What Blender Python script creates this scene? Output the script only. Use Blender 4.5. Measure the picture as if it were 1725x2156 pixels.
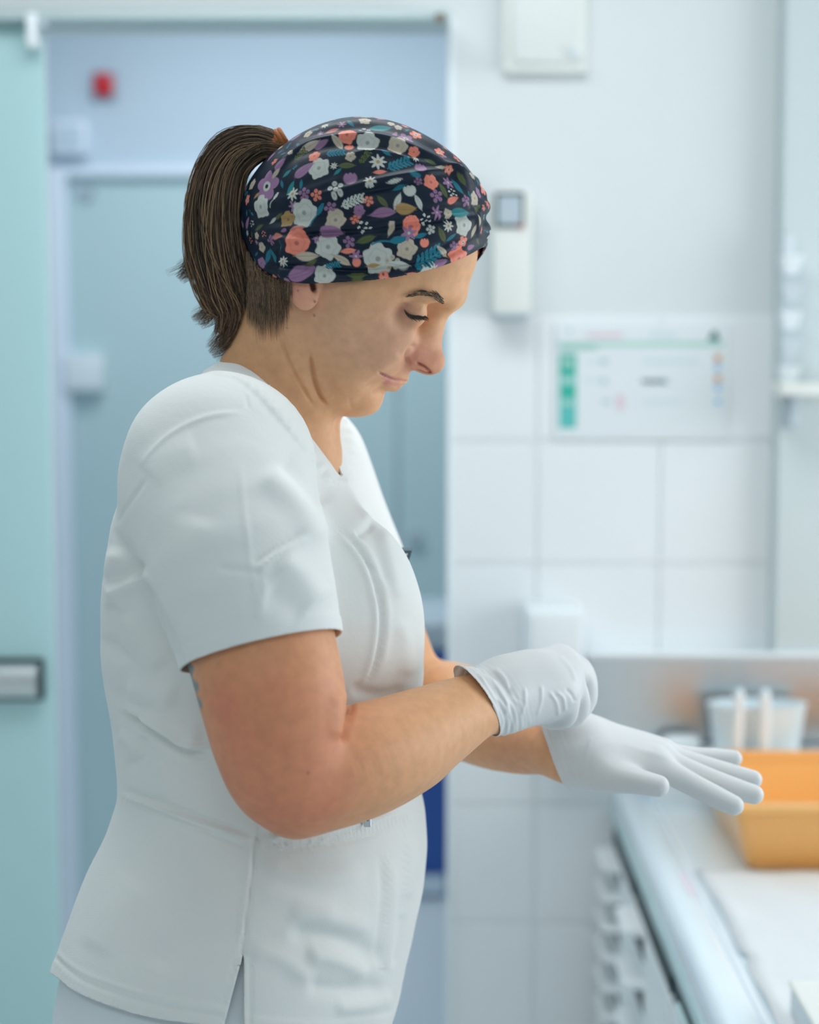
import bpy, bmesh, math, random, time
import numpy as np
from mathutils import Vector, Matrix

for _o in list(bpy.data.objects):
    bpy.data.objects.remove(_o, do_unlink=True)
T0 = time.time()
random.seed(7)
RNG = np.random.default_rng(11)
SC = bpy.context.scene
COL = SC.collection

# ------------------------------------------------------------------ camera
CAM_H = 1.53
PITCH = math.radians(5.08)
YAW = math.radians(0.66)
FPX = 3600.0
cam_d = bpy.data.cameras.new('camera')
cam = bpy.data.objects.new('camera', cam_d)
COL.objects.link(cam)
cam.location = (0, 0, CAM_H)
cam.rotation_euler = (math.pi / 2 - PITCH, 0, YAW)
cam_d.sensor_fit = 'HORIZONTAL'
cam_d.sensor_width = 24.0
cam_d.lens = 24.0 * FPX / 1725.0
cam_d.clip_start = 0.05
cam_d.dof.use_dof = True
cam_d.dof.focus_distance = 1.37
cam_d.dof.aperture_fstop = 2.5
SC.camera = cam

# ------------------------------------------------------------------ world, lights, exposure
SC.view_settings.view_transform = 'Standard'
SC.view_settings.look = 'None'
SC.view_settings.gamma = 1.0
SC.view_settings.use_curve_mapping = False
SC.view_settings.exposure = -0.2
SC.cycles.use_denoising = True
SC.cycles.max_bounces = 8
SC.cycles.diffuse_bounces = 6
SC.cycles.caustics_reflective = False
SC.cycles.caustics_refractive = False
SC.cycles.sample_clamp_indirect = 6.0
world = bpy.data.worlds.new('world')
SC.world = world
world.use_nodes = True
world.node_tree.nodes['Background'].inputs[0].default_value = (0.80, 0.90, 1.0, 1)
world.node_tree.nodes['Background'].inputs[1].default_value = 1.0


def area_light(name, loc, rot, sx, sy, power, color=(1, 1, 1), spread=180):
    d = bpy.data.lights.new(name, 'AREA')
    d.shape = 'RECTANGLE'
    d.size = sx
    d.size_y = sy
    d.energy = power
    d.color = color
    d.spread = math.radians(spread)
    o = bpy.data.objects.new(name, d)
    o.location = loc
    o.rotation_euler = rot
    COL.objects.link(o)
    return o


# daylight through the window in the right-hand wall over the worktop
area_light('window_daylight', (1.57, 1.70, 1.50), (0, math.radians(90), 0), 0.95, 1.6, 20, (0.95, 0.98, 1.0))
# unseen ceiling panels added to fill the room and the corridor with light
area_light('ceiling_fill_light', (-0.20, 1.80, 2.585), (0, 0, 0), 1.16, 0.58, 9.5, (0.95, 0.98, 1.0))
area_light('ceiling_fill_light', (-0.20, -0.60, 2.585), (0, 0, 0), 1.16, 0.58, 6.0, (0.95, 0.98, 1.0))
area_light('corridor_fill_light', (-0.35, 3.6, 2.585), (0, 0, 0), 0.9, 0.58, 19, (0.86, 0.93, 1.0))
area_light('corridor_fill_light', (-0.5, 5.6, 2.585), (0, 0, 0), 0.9, 0.58, 22, (0.84, 0.97, 1.0))

# ------------------------------------------------------------------ photo -> world
_cp, _sp = math.cos(PITCH), math.sin(PITCH)
_cy, _sy = math.cos(YAW), math.sin(YAW)
RIGHT = np.array([_cy, _sy, 0.0])
FWD = np.array([-_sy * _cp, _cy * _cp, -_sp])
UPV = np.cross(RIGHT, FWD)
CAMP = np.array([0, 0, CAM_H])


def ray(px, py):
    return FWD + RIGHT * ((px - 862.5) / FPX) - UPV * ((py - 1078.0) / FPX)


def P(px, py, Y):
    """world point seen at pixel (px,py) lying at world depth Y"""
    r = ray(px, py)
    return CAMP + r * (Y / r[1])


def project(V):
    d = V - CAMP
    z = d @ FWD
    return 862.5 + FPX * (d @ RIGHT) / z, 1078.0 - FPX * (d @ UPV) / z


# ------------------------------------------------------------------ scene helpers
def tag(o, label=None, cat=None, group=None, kind=None):
    if label: o['label'] = label
    if cat: o['category'] = cat
    if group: o['group'] = group
    if kind: o['kind'] = kind
    return o


def empty(name, loc=(0, 0, 0), rz=0.0):
    o = bpy.data.objects.new(name, None)
    o.empty_display_size = 0.05
    o.location = loc
    o.rotation_euler = (0, 0, rz)
    COL.objects.link(o)
    return o


def link_mesh(name, me, mat=None, parent=None):
    o = bpy.data.objects.new(name, me)
    COL.objects.link(o)
    if mat is not None and not me.materials:
        me.materials.append(mat)
    if parent is not None:
        o.parent = parent
    return o


def np_mesh(name, V, F, mat=None, parent=None, smooth=True, inv=None):
    """V (n,3) float, F (m,3|4) int"""
    V = np.asarray(V, dtype=np.float64)
    if parent is not None:                       # parents are only ever translated / z-rotated empties
        M = np.array(world_matrix(parent).inverted())
        V = V @ M[:3, :3].T + M[:3, 3]
    F = np.asarray(F, dtype=np.int32)
    me = bpy.data.meshes.new(name)
    me.vertices.add(len(V))
    me.vertices.foreach_set('co', V.astype(np.float32).ravel())
    k = F.shape[1]
    me.loops.add(F.size)
    me.loops.foreach_set('vertex_index', F.ravel())
    me.polygons.add(len(F))
    me.polygons.foreach_set('loop_start', np.arange(0, F.size, k, dtype=np.int32))
    me.polygons.foreach_set('loop_total', np.full(len(F), k, dtype=np.int32))
    me.update(calc_edges=True)
    me.validate()
    if smooth:
        me.polygons.foreach_set('use_smooth', np.ones(len(me.polygons), dtype=bool))
    return link_mesh(name, me, mat, parent)


def world_matrix(o):
    m = Matrix.LocRotScale(o.location, o.rotation_euler, o.scale)
    if o.parent is not None:
        m = world_matrix(o.parent) @ m
    return m


def set_color(o, C, name='Col'):
    me = o.data
    a = me.color_attributes.new(name, 'FLOAT_COLOR', 'POINT')
    C4 = np.ones((len(me.vertices), 4), dtype=np.float32)
    C4[:, :C.shape[1]] = C
    a.data.foreach_set('color', C4.ravel())


class MB:
    """collects boxes, tubes, prisms; build() links them as one mesh (world coordinates in)"""
    def __init__(self):
        self.bm = bmesh.new()

    def box(self, lo, hi, bevel=0.0, seg=2):
        lo = Vector(lo); hi = Vector(hi)
        r = bmesh.ops.create_cube(self.bm, size=1.0)
        vs = r['verts']
        for v in vs:
            v.co = Vector((lo[i] + (v.co[i] + 0.5) * (hi[i] - lo[i]) for i in range(3)))
        if bevel > 0:
            es = list({e for v in vs for e in v.link_edges})
            bmesh.ops.bevel(self.bm, geom=es, offset=bevel, segments=seg, profile=0.6, affect='EDGES')
        return self

    def tube(self, pts, rad, n=10, cap=True):
        pts = [Vector(p) for p in pts]
        if not hasattr(rad, '__len__'): rad = [rad] * len(pts)
        rings = []
        up = None
        for i, p in enumerate(pts):
            t = (pts[min(i + 1, len(pts) - 1)] - pts[max(i - 1, 0)]).normalized()
            if up is None:
                up = Vector((0, 0, 1)) if abs(t.z) < 0.9 else Vector((1, 0, 0))
            a = t.cross(up).normalized(); b = a.cross(t).normalized(); up = b
            rings.append([self.bm.verts.new(p + (a * math.cos(2 * math.pi * k / n) + b * math.sin(2 * math.pi * k / n)) * rad[i]) for k in range(n)])
        for i in range(len(rings) - 1):
            for k in range(n):
                self.bm.faces.new((rings[i][k], rings[i][(k + 1) % n], rings[i + 1][(k + 1) % n], rings[i + 1][k]))
        if cap:
            self.bm.faces.new(rings[0][::-1]); self.bm.faces.new(rings[-1])
        return self

    def loft(self, rings, closed=True, cap0=True, cap1=True):
        R = [[self.bm.verts.new(Vector(p)) for p in r] for r in rings]
        n = len(R[0])
        for i in range(len(R) - 1):
            for k in range(n if closed else n - 1):
                self.bm.faces.new((R[i][k], R[i][(k + 1) % n], R[i + 1][(k + 1) % n], R[i + 1][k]))
        if cap0: self.bm.faces.new(R[0][::-1])
        if cap1: self.bm.faces.new(R[-1])
        return self

    def prism(self, poly, axis, d0, d1):
        """poly: 2-d points in the two other axes (cyclic order x,y,z without axis)"""
        def mk(a, b, d):
            c = [0, 0, 0]; o = [i for i in range(3) if i != axis]
            c[o[0]] = a; c[o[1]] = b; c[axis] = d
            return c
        return self.loft([[mk(a, b, d0) for a, b in poly], [mk(a, b, d1) for a, b in poly]])

    def build(self, name, mat, parent=None, smooth=False, angle=35):
        bmesh.ops.recalc_face_normals(self.bm, faces=self.bm.faces)
        if parent is not None:
            self.bm.transform(world_matrix(parent).inverted())
        me = bpy.data.meshes.new(name)
        self.bm.to_mesh(me); self.bm.free()
        if smooth:
            me.polygons.foreach_set('use_smooth', np.ones(len(me.polygons), dtype=bool))
            try:
                me.set_sharp_from_angle(angle=math.radians(angle))
            except Exception:
                pass
        return link_mesh(name, me, mat, parent)


# ------------------------------------------------------------------ materials
def new_mat(name):
    m = bpy.data.materials.new(name)
    m.use_nodes = True
    nt = m.node_tree
    return m, nt, nt.nodes['Principled BSDF']


def mat(name, color, rough=0.5, metal=0.0, noise=0.0, nscale=30.0, bump=0.0, bscale=200.0, spec=0.5, trans=0.0, sss=0.0,
        coat=0.0, emit=None, alpha=None):
    m, nt, b = new_mat(name)
    N, L = nt.nodes, nt.links
    col = (*color, 1)
    b.inputs['Base Color'].default_value = col
    b.inputs['Roughness'].default_value = rough
    b.inputs['Metallic'].default_value = metal
    b.inputs['Specular IOR Level'].default_value = spec
    if trans: b.inputs['Transmission Weight'].default_value = trans
    if coat: b.inputs['Coat Weight'].default_value = coat
    if sss:
        b.inputs['Subsurface Weight'].default_value = sss
        b.inputs['Subsurface Radius'].default_value = (0.01, 0.006, 0.004)
        b.inputs['Subsurface Scale'].default_value = 1.0
    if emit:
        b.inputs['Emission Color'].default_value = (*emit[0], 1)
        b.inputs['Emission Strength'].default_value = emit[1]
    tc = N.new('ShaderNodeTexCoord')
    if noise:
        nz = N.new('ShaderNodeTexNoise'); nz.inputs['Scale'].default_value = nscale; nz.inputs['Detail'].default_value = 4
        L.new(tc.outputs['Object'], nz.inputs['Vector'])
        mx = N.new('ShaderNodeMix'); mx.data_type = 'RGBA'
        mx.inputs[6].default_value = tuple(max(0, c * (1 - noise)) for c in color) + (1,)
        mx.inputs[7].default_value = tuple(min(1, c * (1 + noise)) for c in color) + (1,)
        L.new(nz.outputs['Fac'], mx.inputs[0]); L.new(mx.outputs[2], b.inputs['Base Color'])
    if bump:
        nb = N.new('ShaderNodeTexNoise'); nb.inputs['Scale'].default_value = bscale; nb.inputs['Detail'].default_value = 3
        L.new(tc.outputs['Object'], nb.inputs['Vector'])
        bp = N.new('ShaderNodeBump'); bp.inputs['Strength'].default_value = bump; bp.inputs['Distance'].default_value = 0.002
        L.new(nb.outputs['Fac'], bp.inputs['Height']); L.new(bp.outputs['Normal'], b.inputs['Normal'])
    return m


def mat_attr(name, rough=0.5, attr='Col', noise=0.06, nscale=80.0, bump=0.15, bscale=400.0, sss=0.0, spec=0.5, sheen=0.0):
    m, nt, b = new_mat(name)
    N, L = nt.nodes, nt.links
    a = N.new('ShaderNodeAttribute'); a.attribute_name = attr
    tc = N.new('ShaderNodeTexCoord')
    nz = N.new('ShaderNodeTexNoise'); nz.inputs['Scale'].default_value = nscale; nz.inputs['Detail'].default_value = 5
    L.new(tc.outputs['Object'], nz.inputs['Vector'])
    mr = N.new('ShaderNodeMapRange'); mr.inputs[3].default_value = 1 - noise; mr.inputs[4].default_value = 1 + noise
    L.new(nz.outputs['Fac'], mr.inputs[0])
    mul = N.new('ShaderNodeVectorMath'); mul.operation = 'SCALE'
    L.new(a.outputs['Color'], mul.inputs[0]); L.new(mr.outputs[0], mul.inputs['Scale'])
    L.new(mul.outputs[0], b.inputs['Base Color'])
    b.inputs['Roughness'].default_value = rough
    b.inputs['Specular IOR Level'].default_value = spec
    if sheen:
        b.inputs['Sheen Weight'].default_value = sheen
    if sss:
        b.inputs['Subsurface Weight'].default_value = sss
        b.inputs['Subsurface Radius'].default_value = (0.012, 0.005, 0.003)
        b.inputs['Subsurface Scale'].default_value = 1.0
    if bump:
        nb = N.new('ShaderNodeTexNoise'); nb.inputs['Scale'].default_value = bscale; nb.inputs['Detail'].default_value = 3
        L.new(tc.outputs['Object'], nb.inputs['Vector'])
        bp = N.new('ShaderNodeBump'); bp.inputs['Strength'].default_value = bump; bp.inputs['Distance'].default_value = 0.0015
        L.new(nb.outputs['Fac'], bp.inputs['Height']); L.new(bp.outputs['Normal'], b.inputs['Normal'])
    return m
# ------------------------------------------------------------------ the room
YW = 2.75           # front of the tiled wall
M_wall = mat('painted_wall', (0.68, 0.725, 0.735), 0.55, noise=0.015, nscale=3, bump=0.05, bscale=300)
M_tile = mat('glazed_tile', (0.80, 0.835, 0.85), 0.22, noise=0.02, nscale=6)
M_grout = mat('grout', (0.79, 0.825, 0.84), 0.8, noise=0.05, nscale=60)
M_corr = mat('corridor_wall', (0.57, 0.67, 0.75), 0.6, noise=0.02, nscale=3)
M_ceil = mat('ceiling_paint', (0.85, 0.88, 0.88), 0.7, noise=0.01, nscale=5)
M_floor = mat('vinyl_floor', (0.74, 0.78, 0.79), 0.4, noise=0.08, nscale=40)
M_white = mat('white_lacquer', (0.82, 0.87, 0.90), 0.35, noise=0.01, nscale=8)
M_frame = mat('door_frame_white', (0.82, 0.89, 0.96), 0.4, noise=0.01, nscale=8)
M_cream = mat('cream_plastic', (0.74, 0.765, 0.73), 0.45, noise=0.01, nscale=12)
M_creamlid = mat('cream_enamel', (0.72, 0.75, 0.73), 0.4, noise=0.01, nscale=12)
M_rail = mat('rail_aluminium', (0.50, 0.60, 0.61), 0.4, metal=0.3, noise=0.03, nscale=40)
M_steel = mat('brushed_steel', (0.72, 0.74, 0.75), 0.30, metal=1.0, noise=0.04, nscale=50)
M_dark = mat('dark_rubber', (0.03, 0.055, 0.06), 0.6, noise=0.1, nscale=60)
M_red = mat('red_plastic', (0.62, 0.01, 0.02), 0.35, noise=0.04, nscale=60)
M_brown = mat('brown_stop', (0.18, 0.14, 0.10), 0.6, noise=0.1, nscale=80)
M_greyp = mat('grey_plastic', (0.42, 0.50, 0.55), 0.5, noise=0.04, nscale=40)
M_lgrey = mat('light_grey_plastic', (0.62, 0.69, 0.73), 0.45, noise=0.02, nscale=30)
M_blue = mat('blue_plastic', (0.02, 0.09, 0.36), 0.5, noise=0.08, nscale=30)
M_label = mat('label_white', (0.55, 0.66, 0.76), 0.6, noise=0.05, nscale=60)
M_glow = mat('fill_lamp_diffuser', (0.9, 0.9, 0.9), 0.5, emit=((0.93, 0.97, 1.0), 3.0), noise=0.01)


def glass_mat(name, col, trans=0.35, rough=0.35):
    m, nt, b = new_mat(name)
    N, L = nt.nodes, nt.links
    tc = N.new('ShaderNodeTexCoord')
    nz = N.new('ShaderNodeTexNoise'); nz.inputs['Scale'].default_value = 2.0
    L.new(tc.outputs['Object'], nz.inputs['Vector'])
    mx = N.new('ShaderNodeMix'); mx.data_type = 'RGBA'
    mx.inputs[6].default_value = tuple(c * 0.98 for c in col) + (1,)
    mx.inputs[7].default_value = tuple(min(1, c * 1.02) for c in col) + (1,)
    L.new(nz.outputs['Fac'], mx.inputs[0]); L.new(mx.outputs[2], b.inputs['Base Color'])
    b.inputs['Roughness'].default_value = rough
    b.inputs['Transmission Weight'].default_value = trans
    b.inputs['IOR'].default_value = 1.45
    return m


M_glass = glass_mat('frosted_green_glass', (0.62, 0.92, 0.94), 0.3)
M_glass2 = glass_mat('pale_frosted_glass', (0.72, 0.92, 0.93), 0.3)
M_clear = glass_mat('window_glass', (0.95, 0.98, 1.0), 1.0, 0.02)


def wx(px, Y=YW):
    return P(px, 800, Y)[0]


def wz(py, Y=YW, px=900):
    return P(px, py, Y)[2]


XR, XL, YB, ZC = 1.60, -1.70, -1.60, 2.60
JX = wx(951)                    # right edge of the door opening
LX = -0.63                      # left edge of the door opening
HEAD = wz(44)                   # underside of the door head

S = lambda o: tag(o, kind='structure')
S(MB().box((XL - 0.1, YB - 0.1, -0.1), (XR + 0.1, 7.2, 0.0)).build('floor', M_floor))
S(MB().box((XL - 0.1, YB - 0.1, ZC), (XR + 0.1, 7.2, ZC + 0.1)).build('ceiling', M_ceil))
# tiled wall right of the door, wall over and left of the door
wall_back = S(MB().box((JX, YW + 0.006, 0), (XR, YW + 0.11, ZC)).build('wall_back', M_wall))
S(MB().box((LX, YW + 0.006, HEAD), (JX, YW + 0.11, ZC)).build('wall_door_head', M_wall))
S(MB().box((XL, YW + 0.006, 0), (LX, YW + 0.11, ZC)).build('wall_door_side', M_wall))
S(MB().box((XL - 0.1, YB, 0), (XL, YW, ZC)).build('wall_left', M_wall))
S(MB().box((XL, YB - 0.1, 0), (XR, YB, ZC)).build('wall_camera_side', M_wall))
# right wall with a window opening
wy0, wy1, wz0, wz1 = 0.90, 2.50, 1.02, 1.98
S(MB().box((XR, YB, 0), (XR + 0.12, YW + 0.1, wz0)).box((XR, YB, wz1), (XR + 0.12, YW + 0.1, ZC))
  .box((XR, YB, wz0), (XR + 0.12, wy0, wz1)).box((XR, wy1, wz0), (XR + 0.12, YW + 0.1, wz1)).build('wall_right', M_wall))
w1 = empty('window_1', (XR + 0.06, (wy0 + wy1) / 2, wz0)); S(w1)
f = MB()
for a, b in (((wy0, wz0), (wy1, wz0 + 0.05)), ((wy0, wz1 - 0.05), (wy1, wz1)), ((wy0, wz0), (wy0 + 0.05, wz1)),
             ((wy1 - 0.05, wz0), (wy1, wz1)), ((1.675, wz0), (1.725, wz1))):
    f.box((XR + 0.03, a[0], a[1]), (XR + 0.09, b[0], b[1]))
f.build('window_frame', M_white, w1)
for y0, y1 in ((wy0 + 0.05, 1.675), (1.725, wy1 - 0.05)):
    MB().box((XR + 0.10, y0, wz0 + 0.05), (XR + 0.106, y1, wz1 - 0.05)).build('pane', M_clear, w1)

# wall tiles: each tile its own piece, up to the tile line
TS = 0.1985
z_top = wz(664)
x_ref = wx(1134)
tile_me = None
x0 = x_ref - TS
cols = [x_ref + i * TS for i in range(-1, 8)]
rows = [z_top - (j + 1) * TS for j in range(8)]
for zc in rows:
    for xc in cols:
        a, b = max(xc, JX + 0.004), min(xc + TS - 0.0025, XR)
        if b - a < 0.02: continue
        full = abs((b - a) - (TS - 0.0025)) < 1e-5 and zc > 0
        c, d = max(zc, 0.0), zc + TS - 0.0025
        if full and tile_me is not None:
            o = bpy.data.objects.new('tile', tile_me); COL.objects.link(o); o.parent = wall_back
            o.location = (a, YW, c)
        else:
            o = MB().box((0, 0, 0), (b - a, 0.0065, d - c), 0.0012, 1).build('tile', M_tile)
            o.parent = wall_back; o.location = (a, YW, c)
            if full: tile_me = o.data
# grout bed behind the tiles
g = MB().box((JX + 0.002, YW + 0.0045, 0), (XR, YW + 0.0062, z_top)).build('grout_bed', M_grout); g.parent = wall_back
# jamb lining at the right of the opening
S(MB().box((JX - 0.006, YW - 0.004, 0), (JX + 0.004, YW + 0.112, HEAD)).build('trim_1', M_white))
# shallow pier at the right
PX = wx(1626, YW)
S(MB().box((PX, YW - 0.055, 0), (XR, YW + 0.006, ZC), 0.003, 1).build('wall_pier', mat('pier_paint', (0.55, 0.62, 0.63), 0.6, noise=0.02, nscale=4)))

# corridor behind the opening
YC = 4.5
XC0, XC1 = -1.70, 1.60
S(MB().box((XC0 - 0.1, YW + 0.11, 0), (XC0, 7.1, ZC)).build('wall_corridor_left', M_corr))
S(MB().box((XC1, YW + 0.11, 0), (XC1 + 0.1, 7.1, ZC)).build('wall_corridor_right', M_corr))
S(MB().box((XC0, 7.0, 0), (XC1, 7.1, ZC)).build('wall_far', M_corr))
DZ = wz(352, YC)
DX0 = wx(112, YC)
S(MB().box((XC0, YC, 0), (DX0, YC + 0.1, ZC)).box((DX0, YC, DZ), (XC1, YC + 0.1, ZC)).build('wall_corridor', M_corr))
fx = wx(150, YC)
S(MB().box((DX0, YC - 0.03, 0), (fx, YC + 0.06, DZ), 0.004, 1).box((fx, YC - 0.03, DZ - 0.025), (XC1, YC + 0.06, DZ), 0.004, 1)
  .build('trim_2', M_frame))
gx = wx(838, YC)
d1 = empty('door_1', ((fx + gx) / 2, YC, 0)); S(d1)
MB().box((fx + 0.006, YC + 0.0, 0.01), (gx - 0.007, YC + 0.01, DZ - 0.03), 0.002, 1).build('glass_leaf', M_glass2, d1)
hz0, hz1 = wz(822, YC), wz(745, YC)
MB().box((fx - 0.01, YC - 0.045, hz0), (wx(222, YC), YC + 0.03, hz1), 0.008, 2).build('hinge_plate', M_white, d1, True)
p = P(182, 405, YC)
MB().tube([(p[0], YC - 0.012, p[2]), (p[0], YC + 0.002, p[2])], 0.022, 20).build('glass_fixing', M_greyp, d1, True)
d2 = empty('door_2', (gx + 0.4, YC, 0)); S(d2)
MB().box((gx + 0.007, YC + 0.0, 0.01), (1.0, YC + 0.01, DZ - 0.03), 0.002, 1).build('glass_leaf', M_glass2, d2)
MB().box((gx - 0.006, YC + 0.004, 0.01), (gx + 0.006, YC + 0.012, DZ - 0.03)).build('edge_seal', M_greyp, d2)
p = P(876, 1133, YC)
MB().tube([(p[0], YC - 0.02, p[2]), (p[0], YC + 0.002, p[2])], 0.02, 20).build('glass_fixing', M_greyp, d2, True)

# red alarm button and the grey switch box on the corridor wall
p = P(222, 181, YC)
r = empty('alarm_button', (p[0], YC, p[2]))
tag(r, 'small red alarm button on the pale corridor wall above the glass door', 'alarm button')
MB().box((p[0] - 0.034, YC - 0.012, p[2] - 0.038), (p[0] + 0.034, YC, p[2] + 0.038), 0.006).build('back_plate', M_greyp, r, True)
MB().box((p[0] - 0.024, YC - 0.035, p[2] - 0.028), (p[0] + 0.024, YC - 0.012, p[2] + 0.028), 0.006).build('button', M_red, r, True)
a0, a1 = P(118, 330, YC), P(190, 258, YC)
r = empty('switch_box', ((a0[0] + a1[0]) / 2, YC, a0[2]))
tag(r, 'pale grey square box on the corridor wall at the top of the white door post', 'switch box')
MB().box((a0[0], YC - 0.05, a0[2]), (a1[0], YC, a1[2]), 0.006).build('housing', M_frame, r, True)
MB().box((a0[0] + 0.012, YC - 0.054, a0[2] + 0.012), (a1[0] - 0.012, YC - 0.05, a1[2] - 0.012), 0.002, 1).build('cover', M_corr, r, True)

# blue bin standing in the corridor just behind the opening
YB1 = 3.45
bx0, bx1 = -0.40, wx(958, YB1)
zb0, zb1, zb2 = wz(1892, YB1), wz(1372, YB1), wz(1300, YB1)
r = empty('waste_bin', ((bx0 + bx1) / 2, YB1 + 0.15, 0))
tag(r, 'blue waste bin with grey lid on a pale stand behind the doorway', 'bin')
MB().loft([[(bx0 + 0.02, YB1 + 0.02, zb0), (bx1 - 0.01, YB1 + 0.02, zb0), (bx1 - 0.01, YB1 + 0.28, zb0), (bx0 + 0.02, YB1 + 0.28, zb0)],
           [(bx0, YB1, zb1), (bx1, YB1, zb1), (bx1, YB1 + 0.3, zb1), (bx0, YB1 + 0.3, zb1)]]).build('bin_body', M_blue, r)
MB().box((bx0 - 0.01, YB1 - 0.01, zb1), (bx1 + 0.01, YB1 + 0.31, zb2), 0.03, 3).build('lid', M_greyp, r, True)
MB().box((bx0 + 0.02, YB1 + 0.02, 0), (bx1 - 0.005, YB1 + 0.29, zb0 - 0.004), 0.01, 2).build('stand', M_frame, r, True)
lz0, lz1 = wz(1884, YB1), wz(1845, YB1)
MB().box((bx1 - 0.15, YB1 - 0.004, lz0), (bx1 - 0.018, YB1 + 0.018, lz1), 0.003, 1).build('paper_label', M_label, r)

# sliding glass leaf, its rail and fittings in front of the wall
r = empty('door_3', (-1.0, YW - 0.05, 0)); S(r)
ex = wx(104, 2.69)
MB().box((-1.45, 2.690, 0.01), (ex, 2.700, HEAD + 0.0), 0.002, 1).build('glass_leaf', M_glass, r)
hp0, hp1 = P(-60, 1474, 2.68), P(92, 1386, 2.68)
h = MB().box((hp0[0], 2.672, hp0[2]), (hp1[0], 2.690, hp1[2]), 0.006, 2).build('handle_plate', M_dark, r, True)
n = 14
ring0, ring1 = [], []
zc, hh = (hp0[2] + hp1[2]) / 2 - 0.001, (hp1[2] - hp0[2]) / 2 - 0.006
for k in range(n + 1):
    a = -math.pi / 2 + math.pi * k / n
    ring0.append((hp0[0], 2.674 - 0.022 * math.cos(a), zc + hh * math.sin(a)))
    ring1.append((hp1[0] - 0.007, 2.674 - 0.022 * math.cos(a), zc + hh * math.sin(a)))
MB().loft([ring0, ring1]).build('grip', M_steel, h, True)
rz0, rz1 = wz(46, 2.68), wz(24, 2.68)
S(MB().box((-1.5, 2.66, rz0), (JX - 0.004, 2.74, rz1), 0.003, 1).build('trim_3', M_rail))
p0, p1 = P(55, 100, 2.66), P(78, 26, 2.66)
MB().box((p0[0], 2.655, p0[2]), (p1[0], 2.690, p1[2]), 0.006, 2).build('hanger', M_white, r, True)
p0, p1 = P(78, 60, 2.66), P(100, 36, 2.66)
MB().box((p0[0], 2.66, p0[2]), (p1[0], 2.690, p1[2]), 0.003, 1).build('roller', M_greyp, r, True)
p0, p1 = P(917, 48, 2.66), P(937, 30, 2.66)
MB().box((p0[0], 2.650, p0[2]), (p1[0], 2.662, p1[2]), 0.002, 1).build('end_stop', M_brown, r)


def wall_box(x0, y0, x1, y1, depth, Y=YW):
    a, b = P(x0, y1, Y - depth), P(x1, y0, Y - depth)
    return (a[0], Y - depth, a[2]), (b[0], Y, b[2])


# cream fuse box high on the wall
lo, hi = wall_box(1058, -70, 1238, 152, 0.014)
r = empty('fuse_box', ((lo[0] + hi[0]) / 2, YW, lo[2]))
tag(r, 'cream square fuse box high on the wall above the dispenser', 'fuse box')
MB().box(lo, (hi[0], YW + 0.006, hi[2]), 0.005).build('frame', M_cream, r, True)
MB().box((lo[0] + 0.016, lo[1] - 0.006, lo[2] + 0.014), (hi[0] - 0.018, lo[1], hi[2] - 0.014), 0.003).build('cover', M_creamlid, r, True)
p = P(1208, 113, YW - 0.022)
MB().tube([(p[0], YW - 0.026, p[2]), (p[0], YW - 0.016, p[2])], 0.008, 14).build('lock', M_lgrey, r, True)

# soap dispenser with a dark display
lo, hi = wall_box(1036, 398, 1121, 662, 0.055)
r = empty('soap_dispenser', ((lo[0] + hi[0]) / 2, YW, lo[2]))
tag(r, 'tall cream wall dispenser with a square dark-framed window at its top', 'dispenser')
MB().box(lo, (hi[0], YW + 0.006, hi[2]), 0.008).build('body', M_cream, r, True)
a, b = wall_box(1042, 404, 1105, 480, 0.058)
k = MB().box((a[0], lo[1] - 0.004, a[2]), (b[0], lo[1] + 0.002, b[2]), 0.002, 1).build('window_frame', M_dark, r)
MB().box((a[0] + 0.005, lo[1] - 0.006, a[2] + 0.005), (b[0] - 0.005, lo[1] - 0.003, b[2] - 0.006), 0.001, 1).build('window_pane', M_greyp, k)
a2 = P(1092, 478, YW - 0.06)
MB().box((a2[0], lo[1] - 0.0065, a[2] + 0.001), (b[0] - 0.002, lo[1] - 0.004, a[2] + 0.0045)).build('red_mark', M_red, k)
MB().box((lo[0] + 0.004, lo[1] + 0.004, lo[2] - 0.008), (hi[0] - 0.004, YW, lo[2] + 0.004), 0.003, 1).build('outlet', M_greyp, r)

# instruction sheet in a clear sleeve
M_paper = mat('sheet_paper', (0.73, 0.78, 0.80), 0.35, noise=0.01, nscale=20)
M_green = mat('print_green', (0.03, 0.42, 0.32), 0.5, noise=0.10, nscale=30)
M_teal = mat('print_teal', (0.10, 0.50, 0.47), 0.5, noise=0.05, nscale=30)
M_pgreen = mat('print_pale_green', (0.38, 0.62, 0.56), 0.5, noise=0.05, nscale=30)
M_dgreen = mat('print_dark_green', (0.03, 0.16, 0.14), 0.5, noise=0.05, nscale=30)
M_ptext = mat('print_grey_text', (0.62, 0.72, 0.75), 0.5, noise=0.06, nscale=200)
M_pblue = mat('print_blue', (0.20, 0.48, 0.78), 0.5, noise=0.05, nscale=60)
M_porange = mat('print_orange', (0.60, 0.33, 0.18), 0.5, noise=0.05, nscale=60)
M_ppink = mat('print_pink', (0.72, 0.55, 0.62), 0.5, noise=0.05, nscale=60)
M_pgrey = mat('print_mid_grey', (0.45, 0.55, 0.60), 0.5, noise=0.06, nscale=100)
lo, hi = wall_box(1168, 684, 1540, 926, 0.004)
r = empty('instruction_sheet', ((lo[0] + hi[0]) / 2, YW, lo[2]))
tag(r, 'white laminated instruction sheet with green strip and green header line on the tiles', 'sheet')
MB().box(lo, (hi[0], YW - 0.0005, hi[2]), 0.0008, 1).build('sheet', M_paper, r)


def prints(name, m, rects, lift=0.0006):
    for (x0, y0, x1, y1) in rects:
        a, b = P(x0, y1, YW - 0.004), P(x1, y0, YW - 0.004)
        MB().box((a[0], lo[1] - lift, a[2]), (b[0], lo[1] - 0.0001, b[2])).build(name, m, r)


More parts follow.
